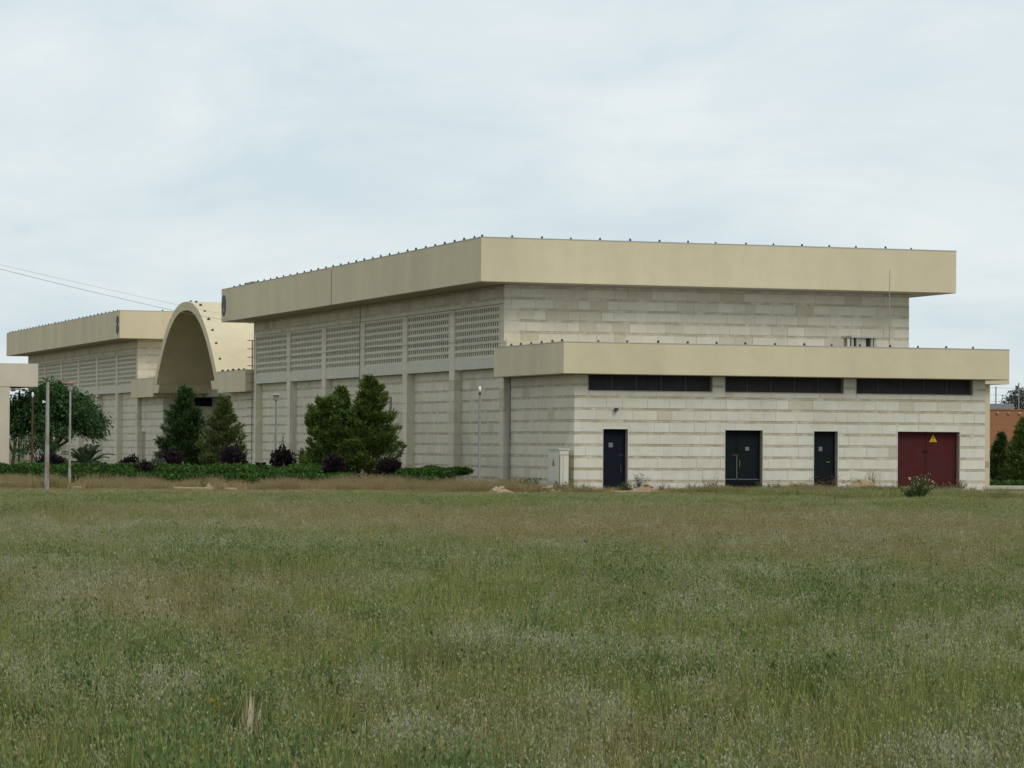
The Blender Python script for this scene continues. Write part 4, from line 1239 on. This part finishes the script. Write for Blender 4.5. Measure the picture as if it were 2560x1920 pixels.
# ------------------------------------------------------------------ the two yellow flowers and the dead leaf stalk in front
fl = MB()
for k, (x, y, z) in enumerate(((4.02, 17.72, 0.345), (4.06, 17.72, 0.31))):
    t = thing('yellow_flower', ['yellow flower on a thin stalk, upper of the pair', 'yellow flower just below its twin, nearer the dead leaf'][k], 'flower', (x, y, float(gh(x, y))), 'pair of yellow flowers')
    b = MB(); b.tube([(x + 0.01, y, -0.05), (x, y, z)], 0.003, 4); b.build('stalk', M['leaf_weed'], t)
    b = MB()
    for q in range(14):
        a = 2 * math.pi * q / 14
        b.leaves(np.array([[x, y, z]]), np.array([[math.cos(a), math.sin(a), 0.25 + 0.9 * (q % 2)]]), np.array([0.028]), np.array([0.016]))
    b.lathe((x, y, z - 0.004), [(0.004, 0), (0.010, 0.008), (0.009, 0.016), (0.002, 0.02)], 8)
    b.build('bloom', M['daisy'], t)
b = MB()
def blade(b, x, y, z0, z1, wd, lean, twist):
    rows = []
    for i in range(8):
        f = i / 7
        ww = wd * (0.55 + 0.5 * math.sin(math.pi * min(1, f * 1.1))) * (1 - f ** 6)
        c = Vector((x + lean * f * f, y + 0.02 * math.sin(4 * f), z0 + (z1 - z0) * f))
        s = Vector((math.cos(twist + f), math.sin(twist + f) * 0.5, 0)) * ww
        rows += [c - s, c + Vector((0, 0.008, 0)), c + s]
    b.mesh(rows, [(i * 3 + k, i * 3 + k + 1, i * 3 + k + 4, i * 3 + k + 3) for i in range(7) for k in range(2)])
DL = [(-0.035, 0.33, 0.011, -0.02, 0.2), (-0.018, 0.41, 0.012, -0.012, 0.5), (-0.004, 0.44, 0.013, -0.004, 0.1), (0.012, 0.42, 0.011, 0.012, 0.6), (0.026, 0.35, 0.010, 0.02, 0.9),
      (0.036, 0.39, 0.013, 0.032, 0.4), (0.05, 0.34, 0.011, 0.045, 0.2), (-0.045, 0.27, 0.012, -0.035, 0.7), (0.005, 0.31, 0.014, 0.03, 1.1), (0.058, 0.27, 0.010, 0.05, 0.3), (-0.01, 0.25, 0.012, -0.03, 0.2)]
for (dx_, z1, wd, ln_, tw_) in DL:
    blade(b, 4.235 + dx_, 17.62 + random.uniform(-0.03, 0.03), -0.02, z1, wd * 1.7, ln_, tw_ * 0.4)
tag(b.build('dead_leaf_clump', M['straw']), 'upright pale dead leaf clump sticking out of the foreground grass', 'dead plant', 'pale dead leaf clumps')
b = MB()
for (dx_, z1, wd, ln_, tw_) in DL[1:8]:
    blade(b, 4.07 + dx_, 16.62 + random.uniform(-0.03, 0.03), -0.02, z1 * 0.72, wd * 1.6, ln_, tw_ * 0.4)
tag(b.build('dead_leaf_clump', M['straw']), 'smaller pale dead leaf clump below the larger one', 'dead plant', 'pale dead leaf clumps')

# ------------------------------------------------------------------ field plants
SRC = bpy.data.collections.new('field_plants')     # not linked to the scene: only sources for the instancer
def ribbon(b, p0, p1, p2, wd, mi, n=3, tipw=0.15):
    p0, p1, p2 = np.array(p0), np.array(p1), np.array(p2)
    a = rng.random() * math.pi
    s = np.array([math.cos(a), math.sin(a), 0])
    rows = []
    for i in range(n + 1):
        f = i / n
        c = p0 * (1 - f) ** 2 + 2 * p1 * f * (1 - f) + p2 * f * f
        w_ = wd * (1 - f * (1 - tipw)) * 0.5
        rows += [c - s * w_, c + s * w_]
    k = len(b.v)
    b.v.extend([tuple(r) for r in rows])
    for i in range(n):
        b.f.append((k + 2 * i, k + 2 * i + 1, k + 2 * i + 3, k + 2 * i + 2)); b.t.append(mi)
def tuft(kind, seed):
    b = MB()
    R = np.random.default_rng(seed)
    def dots(p, n, sp, sz, mi):
        q = np.asarray(p) + R.normal(size=(n, 3)) * np.array(sp)
        k0 = len(b.f)
        dd = unit(n); dd[:, 2] = np.abs(dd[:, 2]) + 0.8
        b.leaves(q, dd, R.uniform(0.7, 1.3, n) * sz, R.uniform(0.3, 0.55, n) * sz)
        for i in range(k0, len(b.f)): b.t[i] = mi
    if kind == 'grass':
        for _ in range(26):
            a = R.uniform(0, 6.28); r = R.uniform(0, 0.13); h = R.uniform(0.16, 0.40); o = R.uniform(0.01, 0.08)
            x, y = r * math.cos(a), r * math.sin(a)
            ribbon(b, (x, y, 0), (x + o * 0.3 * math.cos(a), y + o * 0.3 * math.sin(a), h * 0.65), (x + o * math.cos(a), y + o * math.sin(a), h), R.uniform(0.007, 0.013), 0)
        for _ in range(3):
            x, y, h = R.normal() * 0.05, R.normal() * 0.05, R.uniform(0.3, 0.42)
            ribbon(b, (x, y, 0), (x, y, h * 0.6), (x + R.normal() * 0.03, y + R.normal() * 0.03, h), 0.004, 1, 2)
            dots((x, y, h - 0.02), 4, (0.006, 0.006, 0.03), 0.02, 2)
    elif kind == 'brome':
        for _ in range(12):
            a = R.uniform(0, 6.28); r = R.uniform(0, 0.12); h = R.uniform(0.22, 0.40)
            x, y = r * math.cos(a), r * math.sin(a); o = R.uniform(0.03, 0.10)
            ex, ey = x + o * math.cos(a), y + o * math.sin(a)
            ribbon(b, (x, y, 0), (x, y, h * 0.75), (ex, ey, h), 0.0045, 1, 3)
            dots((ex, ey, h - 0.02), 5, (0.014, 0.014, 0.03), 0.020, 2)
        for _ in range(16):
            a = R.uniform(0, 6.28); r = R.uniform(0, 0.12); h = R.uniform(0.14, 0.30)
            x, y = r * math.cos(a), r * math.sin(a)
            ribbon(b, (x, y, 0), (x, y, h * 0.6), (x + 0.05 * math.cos(a), y + 0.05 * math.sin(a), h), 0.007, 0, 2)
    elif kind == 'pale':
        for _ in range(7):
            a = R.uniform(0, 6.28); r = R.uniform(0, 0.11); h = R.uniform(0.24, 0.40)
            x, y = r * math.cos(a), r * math.sin(a); o = R.uniform(0, 0.06)
            ex, ey = x + o * math.cos(a), y + o * math.sin(a)
            ribbon(b, (x, y, 0), (x, y, h * 0.6), (ex, ey, h), 0.005, 1, 2, 0.6)
            dots((ex, ey, h), 7, (0.016, 0.016, 0.02), 0.017, 5)
            for _ in range(2):
                f = R.uniform(0.55, 0.9); c = R.uniform(0, 6.28)
                p = np.array((x * (1 - f) + ex * f, y * (1 - f) + ey * f, h * f))
                q = p + np.array((0.05 * math.cos(c), 0.05 * math.sin(c), 0.05))
                ribbon(b, p, (p + q) / 2, q, 0.003, 1, 1, 0.8); dots(q, 4, (0.013, 0.013, 0.012), 0.015, 5)
            dots((x, y, h * 0.4), 7, (0.02, 0.02, h * 0.2), 0.045, 0)
        for _ in range(18):
            a = R.uniform(0, 6.28); r = R.uniform(0, 0.13); h = R.uniform(0.14, 0.34)
            x, y = r * math.cos(a), r * math.sin(a)
            ribbon(b, (x, y, 0), (x, y, h * 0.6), (x + 0.05 * math.cos(a), y + 0.05 * math.sin(a), h), 0.007, 0, 2)
    elif kind == 'lush':
        for _ in range(12):
            a = R.uniform(0, 6.28); r = R.uniform(0, 0.12); h = R.uniform(0.2, 0.4)
            x, y = r * math.cos(a), r * math.sin(a)
            ribbon(b, (x, y, 0), (x, y, h * 0.6), (x + R.normal() * 0.03, y + R.normal() * 0.03, h), 0.006, 1, 2, 0.5)
            dots((x, y, h * 0.55), 20, (0.022, 0.022, h * 0.26), 0.032, 3)
            if R.random() < 0.22: dots((x, y, h), 2, (0.012, 0.012, 0.01), 0.011, 4)
    elif kind == 'straw':
        for _ in range(18):
            a = R.uniform(0, 6.28); r = R.uniform(0, 0.14); h = R.uniform(0.10, 0.26); o = R.uniform(0.03, 0.14)
            x, y = r * math.cos(a), r * math.sin(a)
            ribbon(b, (x, y, 0), (x, y, h * 0.8), (x + o * math.cos(a), y + o * math.sin(a), h), 0.005, 1, 2)
            if R.random() < 0.6: dots((x + o * math.cos(a), y + o * math.sin(a), h), 3, (0.01, 0.01, 0.015), 0.018, 2)
    me = bpy.data.meshes.new('tuft')
    me.from_pydata(b.v, [], b.f)
    for q in ('g_blade', 'g_stem', 'g_seed', 'g_lush', 'g_yellow', 'g_pale'): me.materials.append(M[q])
    me.polygons.foreach_set('material_index', [t if t is not None else 0 for t in b.t])
    return me
KINDS = ['grass', 'brome', 'pale', 'lush', 'straw']
NV = 4
for ki, kd in enumerate(KINDS):
    for v in range(NV):
        o = bpy.data.objects.new('tuft_%02d' % (ki * NV + v), tuft(kd, 100 + ki * 10 + v))
        SRC.objects.link(o)

def scatter(name, P, kind, tone, scl, label=None):
    n = len(P)
    me = bpy.data.meshes.new(name)
    me.vertices.add(n)
    me.vertices.foreach_set('co', np.asarray(P, np.float32).ravel())
    a = me.attributes.new('kind', 'INT', 'POINT'); a.data.foreach_set('value', (kind * NV + rng.integers(0, NV, n)).astype(np.int32))
    a = me.attributes.new('tone', 'FLOAT', 'POINT'); a.data.foreach_set('value', tone.astype(np.float32))
    rot = np.stack([rng.normal(size=n) * 0.10, rng.normal(size=n) * 0.10, rng.random(n) * 6.283], 1)
    a = me.attributes.new('rot', 'FLOAT_VECTOR', 'POINT'); a.data.foreach_set('vector', rot.astype(np.float32).ravel())
    a = me.attributes.new('scl', 'FLOAT_VECTOR', 'POINT'); a.data.foreach_set('vector', scl.astype(np.float32).ravel())
    o = bpy.data.objects.new(name, me); COL.objects.link(o)
    o['kind'] = 'stuff'
    ng = bpy.data.node_groups.new(name, 'GeometryNodeTree')
    ng.interface.new_socket('Geometry', in_out='INPUT', socket_type='NodeSocketGeometry')
    ng.interface.new_socket('Geometry', in_out='OUTPUT', socket_type='NodeSocketGeometry')
    N, L = ng.nodes.new, ng.links.new
    gi, go = N('NodeGroupInput'), N('NodeGroupOutput')
    ci_ = N('GeometryNodeCollectionInfo'); ci_.inputs['Collection'].default_value = SRC
    ci_.inputs['Separate Children'].default_value = True; ci_.inputs['Reset Children'].default_value = True
    ip = N('GeometryNodeInstanceOnPoints'); ip.inputs['Pick Instance'].default_value = True
    def na(nm, ty):
        q = N('GeometryNodeInputNamedAttribute'); q.data_type = ty; q.inputs['Name'].default_value = nm
        return q.outputs['Attribute']
    L(gi.outputs[0], ip.inputs['Points']); L(ci_.outputs[0], ip.inputs['Instance'])
    L(na('kind', 'INT'), ip.inputs['Instance Index'])
    er = N('FunctionNodeEulerToRotation'); L(na('rot', 'FLOAT_VECTOR'), er.inputs[0]); L(er.outputs[0], ip.inputs['Rotation'])
    L(na('scl', 'FLOAT_VECTOR'), ip.inputs['Scale'])
    L(ip.outputs[0], go.inputs[0])
    md = o.modifiers.new('scatter', 'NODES'); md.node_group = ng
    return o

FW = np.array([math.sin(YAW), math.cos(YAW)]); RT = np.array([math.cos(YAW), -math.sin(YAW)])
def field_points():
    out_ = []
    for d0, d1, dens in ((13, 24, 85), (24, 38, 62), (38, 58, 42), (58, 80, 27), (80, 114, 20)):
        half = 0.171 * d1 * 1.16 + 2.5
        n = int((d1 - d0) * 2 * half * dens)
        d = rng.uniform(d0, d1, n); l = rng.uniform(-half, half, n)
        k = np.abs(l) < 0.171 * d * 1.16 + 2.5
        out_.append(np.stack([d[k], l[k]], 1))
    q = np.concatenate(out_)
    xy = q[:, :1] * FW + q[:, 1:] * RT
    x, y = xy[:, 0], xy[:, 1]
    front = np.interp(x, [10, 20, 30, 35, 38, 46, 47, 62, 70], [112.2, 110.9, 107.3, 104.6, 103.8, 104.0, 104.2, 104.2, 104.2])
    path = (x > 42.8) & (x < 48.2) & (y > 81.2) & (y < 83.4)
    k = (y < front) & ~path
    return x[k], y[k], q[k, 0], q[k, 1]
x, y, d, l = field_points()
u = l / (0.171 * d)                                   # lateral place, -1 left .. 1 right
pn = fbm(x * 0.16 + 3, y * 0.10 + 7)
p2 = fbm(x * 0.55 + 40, y * 0.4 + 12)
# broad zones of the field: green far strip, dry middle belt, green and pale foreground
tone = np.interp(d, [13, 24, 29, 34, 46, 55, 70, 78, 100, 108], [0.95, 0.95, 0.84, 0.86, 0.76, 0.52, 0.52, 0.88, 0.90, 0.65])
tone = tone - 0.65 * np.exp(-((u + 0.75) / 0.45) ** 2) * np.exp(-((d - 30) / 7) ** 2)
tone = tone - 0.38 * np.exp(-((u - 0.75) / 0.5) ** 2) * np.exp(-((d - 60) / 7) ** 2)
tone = tone + 0.35 * np.exp(-((u - 0.85) / 0.25) ** 2) * np.exp(-((d - 27.5) / 3.5) ** 2)
tone = np.clip(tone + (pn - 0.47) * 1.25 + (p2 - 0.5) * 0.6, 0.03, 1)
green = smooth01(0.50, 0.66, fbm(x * 0.30 + 55, y * 0.20 + 18)) * smooth01(62, 45, d)
tone = np.clip(tone + 0.3 * green, 0.03, 1)
wx, wy = x + rng.normal(size=len(x)) * 0.06, y + rng.normal(size=len(x)) * 0.06
cid = (np.floor(wx / 0.42).astype(int) * 7919 + np.floor(wy / 0.42).astype(int) * 104729) % 65521
cell = np.random.default_rng(3).random((65521, 3))[cid]
clump = smooth01(75, 40, d)                            # plants grow in clumps of one kind
r = np.where(rng.random(len(x)) < 0.75 * clump, cell[:, 0], rng.random(len(x)))
tone = np.clip(tone + (cell[:, 1] - 0.5) * 0.45 * clump, 0.03, 1)
pale_p = np.clip(np.interp(d, [13, 28, 45, 60], [0.24, 0.20, 0.14, 0.06]) + (fbm(x * 0.35 + 80, y * 0.3) - 0.5) * 1.2, 0.02, 0.55)
lush_p = np.clip((tone - 0.7) * 0.5 + (p2 - 0.55) * 0.5 + 0.22 * green, 0.0, 0.5)
kind = np.where(r < pale_p, 2, np.where(r < pale_p + lush_p * (1 - pale_p), 3, np.where(rng.random(len(x)) < tone, 0, np.where(rng.random(len(x)) < 0.8, 1, 4))))
hz = np.interp(d, [13, 40, 70, 88, 98, 105], [1.0, 1.0, 0.9, 0.6, 0.36, 0.22]) * rng.uniform(0.65, 1.25, len(x)) * (0.6 + 0.8 * p2) * (1 + 0.22 * green)
wz = rng.uniform(0.9, 1.3, len(x)) * np.interp(d, [13, 60, 100], [1, 1.25, 1.6])
hz = hz * (1 + (cell[:, 2] - 0.45) * 0.75 * clump)
hz = hz * (1 + 2.0 * smooth01(0.5, 0.6, fbm(x * 0.5 + 11, y * 0.5 + 44)) * (d > 98) * (x > 41) * (x < 51))
hole = (fbm(x * 0.9 + 5, y * 0.55 + 61) > 0.635) & (rng.random(len(x)) < 0.75) & (d < 45)
fl_ = l / d * 7475 + 1280
hz = np.minimum(hz, 1.3)
# low growth in front of the dead leaves and the yellow flowers
low = (d > 14.5) & (d < 18.04) & (fl_ > 535) & (fl_ < 690)
hz = np.where(low, np.minimum(hz, np.clip((1.93 - 1.73 * d / 18.0) / 0.42, 0.3, 1.3)), hz)
kp = ~hole
x, y, d, kind, tone, wz, hz = x[kp], y[kp], d[kp], kind[kp], tone[kp], wz[kp], hz[kp]
scatter('field_grass', np.stack([x, y, gh(x, y) - 0.01], 1), kind, np.clip(tone + rng.normal(size=len(x)) * 0.12, 0, 1), np.stack([wz, wz, hz], 1))
print('field tufts', len(x))

# dry grass on the bank and along the annex foot
n = 20000
x = rng.uniform(13, 60, n)
f0 = np.interp(x, [13, 20, 30, 35, 38, 47, 60], [111.6, 110.0, 106.6, 104.0, 103.2, 103.4, 104.0])
wd = np.interp(x, [13, 30, 36, 38, 47, 47.5, 60], [4.2, 4.0, 3.8, 2.7, 2.4, 0.8, 0.6])
q = rng.random(n); y = f0 + q * wd - 0.3
k = (fbm(x * 0.6, y * 0.5 + 3) > 0.40) & ((x < 51.2) | (rng.random(n) < 0.15))
x, y = x[k], y[k]
z = gh(x, y) + 0.02
tone = np.clip((fbm(x * 0.4 + 20, y * 0.4) - np.where(x > 38, 0.47, 0.54)) * 2.6, 0, 0.85)
kind = np.where(rng.random(len(x)) < tone, 0, np.where(rng.random(len(x)) < 0.55, 4, 1))
s = rng.uniform(0.7, 1.25, len(x))
scatter('dry_grass', np.stack([x, y, z], 1), kind, tone, np.stack([s * 1.4, s * 1.4, s * np.where(x < 37, 0.95, 0.42) * (0.45 + 1.2 * fbm(x * 0.8, y * 0.6 + 9)) * (1 + 0.6 * tone * (x > 38))], 1))
